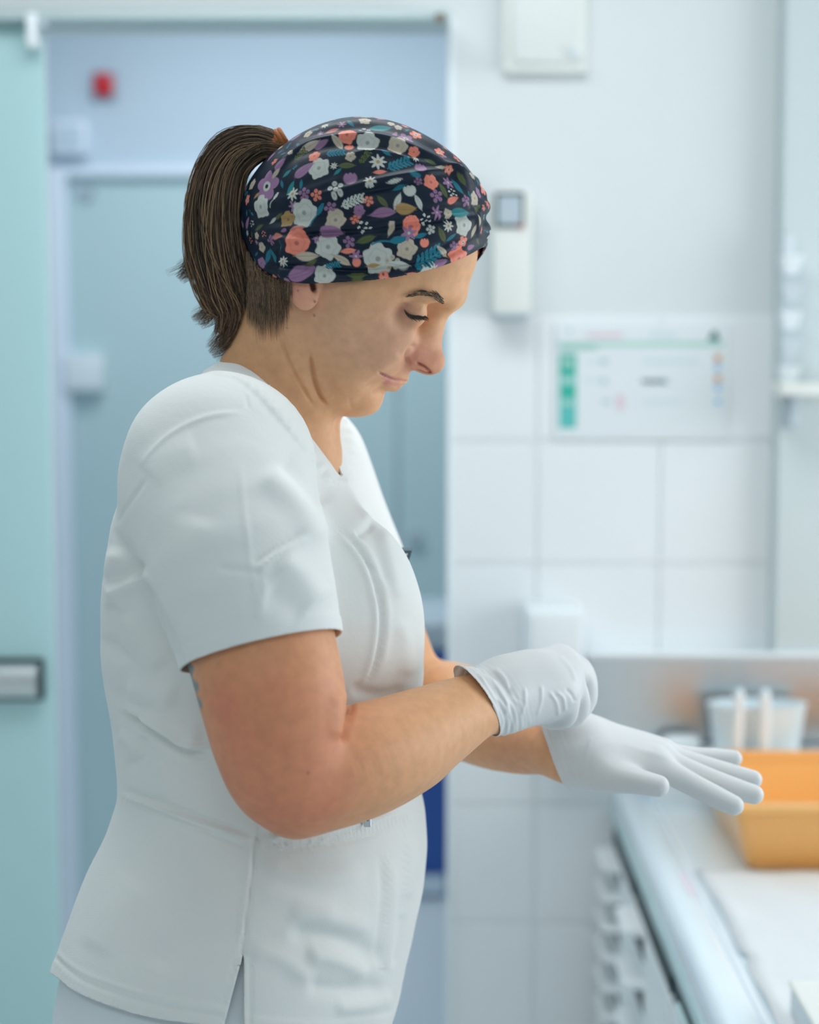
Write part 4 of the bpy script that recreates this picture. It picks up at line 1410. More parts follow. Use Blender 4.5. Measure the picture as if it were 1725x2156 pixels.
# eyebrows
for s in (lambda p: p, mir):
    G = []
    top = smooth_poly([(866, 622), (885, 617), (908, 619), (925, 628), (934, 636)], 8)
    for _ in range(170):
        u = random.random()
        c = top[int(u * (len(top) - 1))]
        wdt = np.interp(u, [0, 0.3, 0.75, 1], [2.0, 5.0, 7.5, 5.5])
        x0, y0 = c[0] + random.uniform(-3, 3), c[1] + random.uniform(-wdt, wdt)
        tg = top[max(int(u * (len(top) - 1)) - 4, 0)] - top[min(int(u * (len(top) - 1)) + 4, len(top) - 1)]
        tg = tg / max(np.linalg.norm(tg), 1e-6) * random.uniform(7, 14)
        x1, y1 = x0 + tg[0], y0 + tg[1] - random.uniform(-1.0, 2.5)
        g = [s(P(x0 + (x1 - x0) * q, y0 + (y1 - y0) * q, surfY(x0 + (x1 - x0) * q, y0 + (y1 - y0) * q) - 0.0008)) for q in np.linspace(0, 1, 6)]
        G.append(np.array(g))
    tag(strands(G, M_hair, 'eyebrow', person, 0.00028, base=(0.05, 0.035, 0.026)), kind='stuff')
# hair tie
M_tie = mat('rust_elastic', (0.36, 0.11, 0.03), 0.8, noise=0.25, nscale=400, bump=0.5, bscale=500)
tie = MB()
a, b = P(604, 300, DH), P(573, 320, DH)
dirv = (b - a) / np.linalg.norm(b - a)
e1 = np.cross(dirv, [0, 1.0, 0]); e1 /= np.linalg.norm(e1); e2 = np.cross(dirv, e1)
for k in range(6):
    c = a + (b - a) * (k / 5)
    rr = 0.0122 + 0.0006 * math.sin(k * 2.1)
    tie.tube([c + (e1 * math.cos(q) + e2 * math.sin(q)) * rr for q in np.linspace(0, 2 * math.pi, 25)], 0.0022, 8, False)
tie.build('hair_tie', M_tie, person, True, 180)
print('hair', time.time() - T0)
# ------------------------------------------------------------------ head wrap
CAP_OUT = [(1026, 452), (1029, 490), (1012, 540), (1000, 600), (960, 690), (860, 760), (745, 780), (640, 730), (570, 650), (535, 585), (520, 530),
           (512, 480), (513, 440), (524, 400), (549, 360), (580, 326), (612, 303), (650, 280), (690, 262), (740, 250), (790, 251), (840, 264),
           (890, 285), (945, 320), (985, 357), (1012, 398), (1024, 425)]
capf = Field()
capfn = outline_fn(CAP_OUT, np.array([765., 470.]), lambda v: np.interp(v, [-280, -100, 0, 90, 200], [.086, .084, .081, .080, .078]), 2.15, 5)
capf.custom(capfn, hlo, hhi, 0.003)
# ear bump under the cloth, little gathers at the front knot
both(lambda s: capf.ell(s(Hp(632, 560, 76 * mm)), (17 * mm, 6 * mm, 20 * mm), k=0.02))
capf.cone(Hp(1022, 436, 3 * mm), Hp(1006, 446, 20 * mm), 4.0 * mm, 5 * mm, 0.006)
capf.cone(Hp(1020, 482, 3 * mm), Hp(1000, 474, 24 * mm), 4.6 * mm, 6 * mm, 0.006)
capf.cone(Hp(1013, 410, 0), Hp(985, 380, 16 * mm), 4 * mm, 5 * mm, 0.006)
cs = 0.00078
KV, KF = mesh_field(capf, axis(Hp(490, 500)[0], Hp(1050, 500)[0], cs), axis(DH - 0.125, DH + 0.125, cs * 1.2), axis(Hp(760, 640)[2], Hp(760, 235)[2], cs))
lower = smooth_poly([(480, 500), (514, 505), (530, 540), (560, 575), (598, 590), (640, 597), (700, 595), (800, 588), (880, 574), (940, 557), (985, 538), (1010, 524), (1060, 500)], 6)
kx, ky, kl = head_uv(KV)
# the same edge runs along both sides: mirror far vertices to the near side before measuring
KM = KV.copy(); fl = kl < 0
KM[fl] = KV[fl] - 2 * kl[fl][:, None] * HL
mx_, my_ = project(KM)
edge = my_ - np.interp(mx_, lower[:, 0], lower[:, 1])
KV, KF = clip_mesh(KV, KF, edge * U)
KV = smooth_mesh(KV, KF, 3, 0.5)
KN = vnormals(KV, KF)
kx, ky, kl = head_uv(KV)
KM = KV.copy(); fl = kl < 0
KM[fl] = KV[fl] - 2 * kl[fl][:, None] * HL
mx_, my_ = project(KM)
# folds of the cloth (both sides)
D = np.zeros(len(KV))
for poly, amp, w, kind in [
        ([(600, 318), (660, 282), (740, 262), (820, 266), (900, 300), (960, 345), (1005, 395)], 2.6, 9, 'r'),
        ([(545, 400), (600, 338), (660, 302), (740, 288), (810, 292), (880, 318), (955, 360), (1000, 420)], 3.0, 8, 'r'),
        ([(570, 360), (640, 318), (720, 300), (800, 310), (900, 342), (985, 395)], -1.6, 9, 'r'),
        ([(720, 330), (800, 318), (880, 338), (955, 362), (1000, 405)], 2.0, 7, 'r'),
        ([(640, 420), (720, 400), (800, 380), (870, 368), (950, 362), (1005, 410)], 2.4, 8, 'r'),
        ([(740, 405), (820, 392), (900, 372)], -2.0, 9, 'r'),
        ([(525, 470), (600, 462), (700, 452), (800, 448), (900, 440), (1000, 440), (1024, 445)], -1.5, 7, 'r'),
        ([(520, 490), (600, 482), (680, 480), (760, 470), (830, 458)], 1.8, 9, 'r'),
        ([(600, 500), (700, 492), (800, 484), (900, 468), (1015, 450)], -2.4, 6, 'r'),
        ([(520, 500), (600, 505), (700, 500), (820, 478)], 1.8, 9, 'r'),
        ([(530, 545), (620, 540), (720, 548), (820, 540), (900, 530), (1010, 480)], -1.4, 7, 'r'),
        ([(540, 560), (640, 562), (740, 572), (840, 566), (940, 540), (1005, 500)], -2.0, 5, 'r'),
        ([(560, 568), (640, 574), (740, 582), (840, 573), (940, 548)], 1.6, 7, 'r'),
        ([(985, 420), (1005, 440), (1022, 460), (1015, 500)], -1.6, 8, 'r'),
        ([(960, 400), (1000, 450), (1012, 500)], 1.2, 9, 'r'),
        ([(520, 430), (580, 425), (660, 400), (740, 372)], 1.0, 11, 'r'),
        ([(516, 460), (580, 448), (650, 432), (760, 420)], -1.2, 8, 'r')]:
    dist, side, par, L = seg_dist(mx_, my_, smooth_poly(poly, 6))
    fade = np.clip(np.minimum(par, L - par) / (L * 0.15), 0, 1)
    D += 1.35 * amp * mm * np.exp(-(dist / w) ** 2) * fade
dist = np.abs(my_ - np.interp(mx_, lower[:, 0], lower[:, 1]))
D += 1.0 * mm * np.exp(-((dist - 8) / 8) ** 2)
KV = KV + KN * D[:, None]
KV = smooth_mesh(KV, KF, 1, 0.5)
KN = vnormals(KV, KF)

# print: flowers, leaves and berries (flat textile print, one colour per point of the cloth)
NAVY = np.array([0.002, 0.011, 0.027])
COLS = dict(coral=(0.80, 0.24, 0.17), mauve=(0.30, 0.16, 0.29), white=(0.52, 0.54, 0.50), cream=(0.50, 0.43, 0.34), teal=(0.012, 0.17, 0.24),
            olive=(0.085, 0.11, 0.040), mint=(0.02, 0.22, 0.24), tan=(0.40, 0.25, 0.10), pink=(0.58, 0.20, 0.18))
KC = np.tile(NAVY, (len(KV), 1))
kx, ky, kl = head_uv(KV)
vx, vy = project(KV)
order = np.argsort(vx); svx = vx[order]


def motif(center, nrm, ang, size, kind, col, idx):
    """paint one motif; size in metres; local tangent plane at the centre"""
    global KC
    t1 = np.cross(nrm, [0, 0, 1.0]); t1 = -t1 / max(np.linalg.norm(t1), 1e-6); t2 = np.cross(nrm, t1)
    if t2[2] < 0: t2 = -t2
    q = KV[idx] - center
    u, v = q @ t1 / size, q @ t2 / size
    ca, sa = math.cos(ang), math.sin(ang)
    u, v = u * ca + v * sa, -u * sa + v * ca
    r = np.hypot(u, v); th = np.arctan2(v, u)
    px = 0.0004 / size

    def put(mask_d, c, w=1.0):
        a = np.clip(0.5 + mask_d / (2 * px), 0, 1)[:, None] * w
        KC[idx] = KC[idx] * (1 - a) + np.asarray(c) * a
    c = COLS[col] if isinstance(col, str) else col
    if kind == 'flower':       # five round petals and an eye
        put(0.62 + 0.36 * np.abs(np.cos(2.5 * th)) - r, c)
        put(0.30 - r, COLS['white']); put(0.13 - r, NAVY)
    elif kind == 'poppy':      # ruffled disc
        put(0.88 + 0.08 * np.cos(5 * th + 1) + 0.04 * np.cos(9 * th) - r, c)
        put(0.05 - np.abs(r - 0.55 - 0.05 * np.cos(5 * th)), tuple(x * 0.8 for x in c), 0.6)
        put(0.16 - np.hypot(u, v), tuple(x * 0.45 for x in c), 0.8)
    elif kind == 'daisy':
        put(0.72 + 0.24 * np.cos(8 * th) - r, c)
        put(0.22 - r, COLS['tan'])
    elif kind == 'star':
        put(0.45 + 0.5 * np.abs(np.cos(3 * th)) ** 2 - r, c); put(0.16 - r, COLS['white'])
    elif kind == 'leaf':
        put(0.34 * (1 - u * u) - np.abs(v), c)
        put(0.035 - np.abs(v), tuple(x * 0.6 for x in c), 0.7)
    elif kind == 'bud':
        put(0.46 * np.sqrt(np.clip(1 - u * u, 0, 1)) * (1 - 0.35 * u) - np.abs(v), c)
        put(0.04 - np.abs(v - 0.12), tuple(x * 0.6 for x in c), 0.6); put(0.04 - np.abs(v + 0.12), tuple(x * 0.6 for x in c), 0.6)
    elif kind == 'tulip':
        put(np.minimum(0.75 - r, 0.45 + 0.22 * np.abs(np.cos(6 * u)) - v), c)
    elif kind == 'fern':
        put(np.where((np.abs(u) < 0.95), 0.05 - np.abs(v), -1), c)
        for s in np.linspace(-0.75, 0.8, 6):
            for sg in (-1, 1):
                du, dv = u - s - 0.12, sg * v - 0.22
                a_, b_ = du * 0.7 + dv * 0.7, -du * 0.7 + dv * 0.7
                put(1 - (a_ / 0.27) ** 2 - (b_ / 0.10) ** 2, c)
    elif kind == 'berries':
        for cu, cv in ((-0.5, 0.3), (0, 0.62), (0.5, 0.3), (-0.3, -0.35), (0.32, -0.3), (0, 0.05)):
            put(0.24 - np.hypot(u - cu, v - cv), c)
            put(0.09 - np.hypot(u - cu, v - cv), tuple(x * 0.5 for x in c), 0.7)
    elif kind == 'dots':
        for cu, cv in ((-0.6, 0.1), (-0.1, 0.5), (0.45, 0.2), (0.1, -0.3), (-0.4, -0.55), (0.6, -0.5)):
            put(1 - ((u - cu) / 0.22) ** 2 - ((v - cv) / 0.14) ** 2, c)
    elif kind == 'sprig':      # stem with a big leaf at the end
        put(np.where((u > -1) & (u < 0.3), 0.05 - np.abs(v + 0.1 * np.sin(u * 3)), -1), c)
        put(1 - ((u - 0.5) / 0.48) ** 2 - (v / 0.20) ** 2, c)


def idx_near(c, size):
    R = size * 1.15
    d = np.abs(KV[:, 0] - c[0]) < R
    i = np.nonzero(d)[0]
    q = KV[i] - c
    return i[(q * q).sum(1) < R * R]


PR = [(562, 392, 30, 0.3, 'flower', 'mauve'), (615, 408, 13, 0, 'daisy', 'white'), (612, 396, 14, 1.2, 'leaf', 'mint'), (549, 436, 22, 0.6, 'poppy', 'white'),
      (672, 354, 22, 0.9, 'poppy', 'white'), (640, 358, 20, 0.7, 'bud', 'mauve'), (662, 328, 12, 0.6, 'poppy', 'coral'), (731, 283, 18, 0.2, 'poppy', 'coral'),
      (768, 275, 14, 0, 'dots', 'white'), (775, 300, 22, 0.3, 'poppy', 'white'), (838, 306, 19, 0, 'poppy', 'cream'), (872, 321, 11, 0, 'poppy', 'coral'),
      (735, 310, 11, 0, 'tulip', 'coral'), (706, 322, 18, 0.1, 'fern', 'teal'), (737, 329, 10, 0, 'poppy', 'cream'), (729, 348, 16, 0, 'leaf', 'olive'),
      (712, 300, 18, -0.9, 'leaf', 'cream'), (676, 304, 14, 0.5, 'bud', 'mauve'), (650, 310, 22, 0.5, 'leaf', 'cream'), (768, 332, 14, 0.9, 'fern', 'olive'),
      (797, 340, 16, 0, 'daisy', 'white'), (840, 346, 24, 0.4, 'fern', 'teal'), (886, 354, 14, 0, 'tulip', 'mauve'), (738, 376, 16, 0, 'tulip', 'mauve'),
      (778, 380, 12, 0, 'daisy', 'white'), (706, 398, 19, 0.3, 'berries', 'white'), (667, 412, 14, 0.2, 'berries', 'coral'), (640, 410, 15, 0.1, 'berries', 'mauve'),
      (618, 434, 11, 0, 'star', 'mauve'), (640, 447, 26, 0.3, 'poppy', 'white'), (668, 452, 22, 1.0, 'sprig', 'teal'), (697, 440, 15, 0.4, 'berries', 'mauve'),
      (742, 424, 22, 0.4, 'fern', 'white'), (776, 424, 12, 0.5, 'berries', 'coral'), (757, 443, 11, 0, 'poppy', 'mauve'), (805, 450, 24, 0.15, 'leaf', 'mauve'),
      (707, 463, 20, 0.1, 'poppy', 'cream'), (749, 463, 12, 0.2, 'berries', 'coral'), (607, 462, 16, 0.6, 'poppy', 'tan'), (625, 480, 15, 0.1, 'leaf', 'pink'),
      (625, 512, 25, 0.2, 'poppy', 'coral'), (690, 520, 24, 0.0, 'poppy', 'white'), (700, 492, 20, 0.0, 'bud', 'mauve'), (766, 476, 15, 0.4, 'dots', 'white'),
      (647, 539, 22, 0.0, 'leaf', 'cream'), (566, 540, 16, 0.9, 'leaf', 'teal'), (576, 538, 14, -1.2, 'leaf', 'teal'), (596, 550, 10, 0, 'daisy', 'white'),
      (552, 520, 10, 0, 'poppy', 'cream'), (570, 508, 12, 0.3, 'berries', 'mauve'), (585, 497, 12, 0, 'bud', 'pink'), (556, 492, 8, 0, 'dots', 'coral'),
      (636, 577, 24, 0.3, 'bud', 'mauve'), (684, 581, 20, 0.1, 'poppy', 'white'), (752, 579, 18, 0.0, 'leaf', 'olive'), (720, 545, 18, -0.5, 'leaf', 'cream'),
      (750, 540, 13, 0, 'star', 'mauve'), (751, 553, 10, 0, 'tulip', 'coral'), (797, 545, 28, 0.6, 'poppy', 'white'), (826, 556, 18, 0, 'berries', 'cream'),
      (840, 558, 20, -0.1, 'leaf', 'white'), (857, 524, 20, 0.2, 'poppy', 'cream'), (820, 508, 32, 0.2, 'sprig', 'teal'), (866, 476, 17, 0.4, 'poppy', 'coral'),
      (861, 491, 15, 0.3, 'star', 'mauve'), (824, 483, 14, 1.2, 'leaf', 'cream'), (894, 511, 11, 0, 'tulip', 'coral'), (903, 545, 30, 0.6, 'fern', 'teal'),
      (929, 552, 14, 0.4, 'bud', 'mauve'), (934, 530, 15, -0.7, 'leaf', 'cream'), (967, 545, 24, 0.6, 'poppy', 'coral'), (957, 520, 12, 0.2, 'berries', 'mauve'),
      (945, 476, 11, 0, 'daisy', 'white'), (978, 474, 21, 0.3, 'poppy', 'white'), (997, 487, 12, 1.3, 'leaf', 'cream'), (908, 383, 15, 0, 'poppy', 'coral'),
      (944, 384, 13, 0.2, 'star', 'mauve'), (863, 400, 15, 0.2, 'tulip', 'white'), (881, 384, 10, 0.4, 'berries', 'mauve'), (840, 395, 14, 0.6, 'leaf', 'teal'),
      (832, 382, 14, 0.3, 'leaf', 'white'), (838, 424, 16, 1.2, 'leaf', 'white'), (882, 426, 15, -1.1, 'leaf', 'white'), (854, 440, 18, 0, 'bud', 'tan'),
      (806, 424, 14, -0.8, 'leaf', 'olive'), (921, 415, 16, 0.2, 'berries', 'mauve'), (954, 421, 12, 0.4, 'bud', 'coral'), (935, 402, 15, -1.2, 'leaf', 'olive'),
      (953, 405, 11, 0, 'dots', 'white'), (963, 394, 17, -1.1, 'leaf', 'teal'), (971, 376, 15, -0.9, 'leaf', 'olive'), (983, 425, 14, 0.2, 'berries', 'mauve'),
      (970, 448, 24, 0, 'leaf', 'mint'), (920, 447, 12, 0.2, 'star', 'mauve'), (896, 462, 13, 0.3, 'dots', 'white'), (908, 485, 11, 0.3, 'berries', 'white'),
      (931, 495, 16, -1.0, 'leaf', 'olive'), (886, 496, 12, 0.3, 'leaf', 'teal'), (950, 500, 12, 0.8, 'leaf', 'teal'), (1004, 440, 12, 0.8, 'leaf', 'olive'),
      (1000, 418, 14, 0.5, 'poppy', 'cream'), (1012, 462, 12, 1.2, 'leaf', 'cream'), (604, 365, 10, 0.8, 'leaf', 'mint'), (712, 362, 9, 0.8, 'leaf', 'mint'),
      (632, 326, 14, 0.8, 'fern', 'olive'), (590, 345, 13, 0.9, 'bud', 'mauve'), (800, 270, 22, 0.1, 'leaf', 'mint'), (855, 292, 15, 0.3, 'flower', 'mauve'),
      (905, 340, 12, -0.5, 'leaf', 'olive'), (928, 352, 10, 0, 'leaf', 'cream'), (800, 362, 12, 0.1, 'leaf', 'coral'), (876, 368, 12, -0.2, 'leaf', 'teal'),
      (530, 470, 8, 0.3, 'dots', 'white'), (545, 480, 12, 0.4, 'leaf', 'olive'), (586, 456, 10, 0.6, 'leaf', 'olive'), (575, 465, 9, 0.6, 'leaf', 'white'),
      (528, 505, 8, 0.3, 'dots', 'coral'), (785, 560, 12, 0.1, 'leaf', 'tan'), (700, 560, 14, 0.2, 'fern', 'teal'), (655, 555, 12, 0.5, 'leaf', 'olive'),
      (575, 420, 16, 1.0, 'sprig', 'white'), (580, 365, 12, 0.9, 'leaf', 'cream'), (540, 412, 9, 0.6, 'leaf', 'tan'), (700, 275, 13, 0.4, 'leaf', 'pink'),
      (900, 580, 10, 0, 'poppy', 'white'), (870, 585, 12, 0, 'leaf', 'coral'), (912, 568, 11, 0, 'daisy', 'white'), (770, 505, 18, 0.3, 'leaf', 'olive'),
      (735, 512, 14, 0.2, 'berries', 'mauve'), (733, 528, 14, 0.1, 'leaf', 'coral')]
placed = []
for px_, py_, s_, a_, k_, c_ in PR:
    d2 = (vx - px_) ** 2 + (vy - py_) ** 2 + np.where(KN[:, 1] > 0.15, 1e6, 0)
    i = int(d2.argmin())
    if d2[i] > 400: continue
    sz = s_ * U * 1.14
    motif(KV[i], KN[i], a_, sz, k_, c_, idx_near(KV[i], sz)); placed.append((KV[i], sz))
# the side turned away from the camera carries the same kind of print
cand = np.arange(len(KV))
kinds = ['flower', 'poppy', 'daisy', 'star', 'leaf', 'bud', 'fern', 'berries', 'dots', 'sprig', 'leaf', 'poppy']
cols = ['coral', 'mauve', 'white', 'mauve', 'teal', 'mauve', 'teal', 'coral', 'white', 'teal', 'olive', 'cream']
tries = 0
for _ in range(1500):
    i = int(cand[random.randrange(len(cand))]); j = random.randrange(len(kinds))
    sz = random.uniform(0.003, 0.009) if kl[i] < 0.0 else random.uniform(0.0025, 0.006)
    if any(((KV[i] - c) ** 2).sum() < (0.8 * (sz + s)) ** 2 for c, s in placed): continue
    motif(KV[i], KN[i], random.uniform(0, 6.28), sz, kinds[j], cols[j], idx_near(KV[i], sz)); placed.append((KV[i], sz))
M_wrap = mat_attr('printed_jersey', 0.48, noise=0.05, nscale=200, bump=0.06, bscale=1500, spec=0.26)
o = np_mesh('head_wrap', KV, KF, M_wrap, person)
set_color(o, KC)
o['label'] = 'navy head wrap printed with coral, mauve and white flowers and teal leaves'
sm = o.modifiers.new('cloth', 'SOLIDIFY'); sm.thickness = 0.0012; sm.offset = -1
print('wrap', len(KV), time.time() - T0)

# ------------------------------------------------------------------ tunic
tun = Field()
tun.custom(torso(0.0), T_LO, T_HI, 0.004)
sl_a, sl_b, sl_c = P(462, 985, 1.335), P(503, 1190, 1.272), P(556, 1385, 1.248)


def plane_f(a, b, c, inside):
    n = np.cross(b - a, c - a); n /= np.linalg.norm(n)
    if (inside - a) @ n > 0: n = -n
    return lambda V: (V - a) @ n


# sleeves end just past their cuff planes; the closing cap is cut away afterwards
fcut = plane_f(P(712, 1331, 1.250), P(394, 1412, 1.250), P(575, 1339, 1.190), sl_b)
sleeve = Field().chain([sl_a, sl_b, sl_c, P(590, 1520, 1.24)], [74 * mm, 69 * mm, 60.5 * mm, 58.5 * mm], 0.028)
tun.custom(lambda p: np.maximum(sleeve(p), fcut(p) - 0.006), np.array([-0.36, 1.10, 1.10]), np.array([0.02, 1.45, 1.53]), 0.028)
fs0, fs1 = FS, FE
fa = (fs1 - fs0) / np.linalg.norm(fs1 - fs0)
flen = 0.62 * np.linalg.norm(fs1 - fs0)
fsleeve = Field().cone(fs0, fs1, 64 * mm, 51 * mm, 0.03)
tun.custom(lambda p: np.maximum(fsleeve(p), (p - fs0) @ fa - flen - 0.006), np.array([-0.20, 1.50, 1.10]), np.array([0.08, 1.75, 1.53]), 0.03)
# bust
tun.ell(P(765, 1290, DT - 0.055), (45 * mm, 60 * mm, 70 * mm), k=0.05)
tun.chain([P(636, 945, 1.545), P(684, 1080, 1.545), P(740, 1225, 1.54), P(762, 1330, 1.53)], [42 * mm, 44 * mm, 46 * mm, 44 * mm], 0.03)
ts = 0.0022
TV, TFc = mesh_field(tun, axis(-0.37, 0.06, ts), axis(1.14, 1.76, ts * 1.15), axis(ZBOT + 0.004, ZTOP + 0.006, ts))
TV = smooth_mesh(TV, TFc, 9, 0.5)


# 1. near cuff, 2. far cuff (only the parts that belong to the sleeves)
ax = sl_c - sl_b; ax /= np.linalg.norm(ax)
tors_d = torso(-0.002)(TV)
f1 = np.where((sleeve(TV) < 0.004) & (tors_d > 0), fcut(TV), -0.05)
al2 = (TV - fs0) @ fa
f2 = np.where((fsleeve(TV) < 0.004) & (tors_d > 0), al2 - flen, -0.05)
# 3. neck opening, 4. hem and side slits
dl = (TV - P(515, 1000, DT)) @ TL
TM = TV.copy(); fl = dl < 0
TM[fl] = TV[fl] - 2 * dl[fl][:, None] * TL
tmx, tmy = project(TM)
NECK = smooth_poly([(380, 752), (440, 760), (466, 765), (505, 772), (545, 798), (580, 833), (620, 880), (660, 932), (690, 974), (712, 1003), (735, 1003), (900, 1003)], 6)
f3 = (np.interp(tmx, NECK[:, 0], NECK[:, 1]) - tmy) * U
f3 = np.where((tmy < 1060) & (np.abs(dl) < 0.084), f3, -0.05)
# the far edge of the V as seen from here: the collar hugs the neck
farx, fary = project(TV)
XE_ = np.interp(fary, [765, 800, 840, 870, 900, 950, 1003, 1004], [480, 590, 640, 664, 674, 692, 712, 0])
uu = (TV - P(515, 1000, DT)) @ TF
f3 = np.where((dl < 0) & (uu > 0.0) & (fary < 1010) & (TV[:, 2] < ZTOP - 0.012), (XE_ - farx) * U, f3)
HEM = smooth_poly([(60, 2020), (118, 2056), (165, 2090), (250, 2124), (340, 2146), (480, 2163), (512, 2172), (640, 2186), (760, 2180), (900, 2160)], 6)
f4 = (tmy - np.interp(tmx, HEM[:, 0], HEM[:, 1])) * U
slit_w = np.clip((tmy - 2008) / 150.0, 0, 1.3)
f5 = np.where((tmy > 2008) & (np.abs(dl) > 0.08), (np.minimum(tmx - (512 - 40 * slit_w), 514 - tmx)) * U, -0.01)
f = np.maximum.reduce([f1, f2, f3, f4, f5])
TV, TFc = clip_mesh(TV, TFc, f)
# largest connected piece only matters; loose bits inside the sleeves are dropped
TN = vnormals(TV, TFc)
tx, ty = project(TV)
SEAM = 0.9 * mm
specs = [
    # sleeve and shoulder folds
    ([(545, 985), (590, 1025), (640, 1080), (685, 1150)], 4.86 * mm, 26), ([(590, 960), (640, 1010), (685, 1070)], -3.51 * mm, 22),
    ([(530, 1200), (580, 1160), (650, 1122)], 2.03 * mm, 9, 'step'), ([(585, 1175), (630, 1210), (680, 1275)], 4.05 * mm, 30),
    ([(455, 1195), (510, 1200), (550, 1208)], -1.22 * mm, 8), ([(548, 1210), (556, 1250), (542, 1310)], 1.22 * mm, 10),
    ([(505, 960), (512, 1060), (525, 1160), (545, 1290)], 0.81 * mm, 7), ([(560, 1240), (600, 1270), (640, 1300)], -2.16 * mm, 26),
    ([(300, 1000), (350, 960), (420, 940)], 1.62 * mm, 30), ([(420, 1080), (400, 1180), (420, 1280)], 1.89 * mm, 40),
    ([(290, 990), (350, 920), (430, 880), (520, 868)], 0.94 * mm, 5), ([(310, 1005), (275, 1055), (242, 1108)], -1.08 * mm, 5),
    ([(519, 830), (523, 862)], -1.08 * mm, 3),
    # back of the tunic
    ([(240, 1105), (262, 1160), (300, 1230), (330, 1290), (365, 1360), (398, 1420)], -4.94 * mm, 10), ([(226, 1245), (265, 1222), (312, 1196)], 3.80 * mm, 14, 'step'),
    ([(252, 1150), (238, 1210), (246, 1290)], 4.94 * mm, 18), ([(222, 1330), (246, 1370), (272, 1400), (262, 1445), (240, 1485)], -4.94 * mm, 15),
    ([(262, 1290), (300, 1350), (345, 1410)], 4.18 * mm, 22), ([(240, 1430), (300, 1460), (380, 1470)], 3.80 * mm, 26),
    ([(250, 1490), (300, 1515), (350, 1548), (384, 1574), (450, 1580)], -4.94 * mm, 9, 'step'), ([(300, 1500), (360, 1530), (430, 1556)], 4.18 * mm, 22),
    ([(246, 1545), (275, 1565), (300, 1600)], 2.66 * mm, 14), ([(300, 1545), (298, 1590), (262, 1620)], -2.47 * mm, 11),
    ([(330, 1600), (350, 1640), (340, 1680)], 1.90 * mm, 18),
    # waist seams
    ([(248, 1664), (300, 1684), (400, 1720), (470, 1744), (540, 1768)], 2.60 * mm, 6, 'step'),
    ([(260, 1694), (330, 1716), (430, 1750), (535, 1790)], -1.20 * mm, 4),
    ([(540, 1768), (600, 1752), (700, 1738), (780, 1722), (860, 1700)], 2.60 * mm, 6, 'step'),
    ([(560, 1800), (640, 1784), (740, 1770), (850, 1740)], -1.20 * mm, 4),
    # side seam and slit
    ([(541, 1690), (540, 1768)], -1.80 * mm, 4, 'seam'), ([(540, 1768), (530, 1850), (520, 1930), (512, 2008)], -2.00 * mm, 4, 'seam'),
    ([(530, 1790), (520, 1870), (505, 1990)], 1.40 * mm, 7),
    # hem stitching
    ([(120, 2020), (170, 2062), (250, 2094), (340, 2118), (470, 2140)], -1.05 * mm, 4, 'seam'), ([(122, 2008), (175, 2048), (260, 2080), (350, 2104), (475, 2124)], 0.75 * mm, 5, 'seam'),
    ([(497, 2022), (470, 2120)], -0.90 * mm, 3, 'seam'), ([(528, 2022), (528, 2156)], -0.90 * mm, 3, 'seam'),
    # front panel folds
    ([(545, 1815), (620, 1845), (700, 1850), (780, 1830)], 2.40 * mm, 22), ([(535, 1870), (620, 1890), (720, 1930)], 2.10 * mm, 24),
    ([(600, 1962), (690, 1975), (760, 1998), (805, 2035)], -4.20 * mm, 24), ([(600, 1925), (700, 1935), (790, 1960)], 2.70 * mm, 24),
    ([(640, 2010), (710, 2020), (780, 2055)], 3.90 * mm, 22), ([(520, 2000), (590, 2015), (660, 2070)], 2.40 * mm, 20),
    ([(640, 2075), (730, 2085), (815, 2078)], -3.00 * mm, 20), ([(700, 2120), (770, 2118), (830, 2095)], 2.70 * mm, 18),
    ([(800, 1790), (805, 1880), (798, 1980), (800, 2050)], -1.35 * mm, 8), ([(822, 1800), (828, 1880), (822, 1970), (815, 2060)], 1.50 * mm, 10),
    ([(850, 1920), (838, 1990), (825, 2040)], -1.80 * mm, 9), ([(862, 1760), (868, 1830), (858, 1900)], 1.80 * mm, 14),
    ([(300, 1850), (240, 1930), (190, 2010)], 2.40 * mm, 40), ([(420, 1880), (380, 1960), (330, 2050)], -2.10 * mm, 34),
    # princess seam over the bust, collar corner
    ([(697, 1110), (735, 1140), (770, 1190), (790, 1250), (797, 1310), (788, 1380), (770, 1430), (735, 1446)], 2.04 * mm, 6, 'step'),
    ([(716, 1105), (754, 1140), (789, 1190), (810, 1250), (816, 1310), (807, 1380), (790, 1430)], 1.53 * mm, 9),
    ([(714, 1005), (745, 1050), (770, 1085), (788, 1100)], 2.04 * mm, 8), ([(788, 1098), (766, 1118), (748, 1130)], -2.72 * mm, 9),
    ([(770, 1085), (800, 1160), (815, 1240)], -2.04 * mm, 16), ([(800, 1110), (822, 1190), (842, 1270)], 2.72 * mm, 16),
    ([(735, 1446), (800, 1465), (860, 1452)], -3.06 * mm, 14), ([(840, 1300), (855, 1360), (860, 1430)], 2.38 * mm, 18)]
TV = folds(TV, TN, specs)
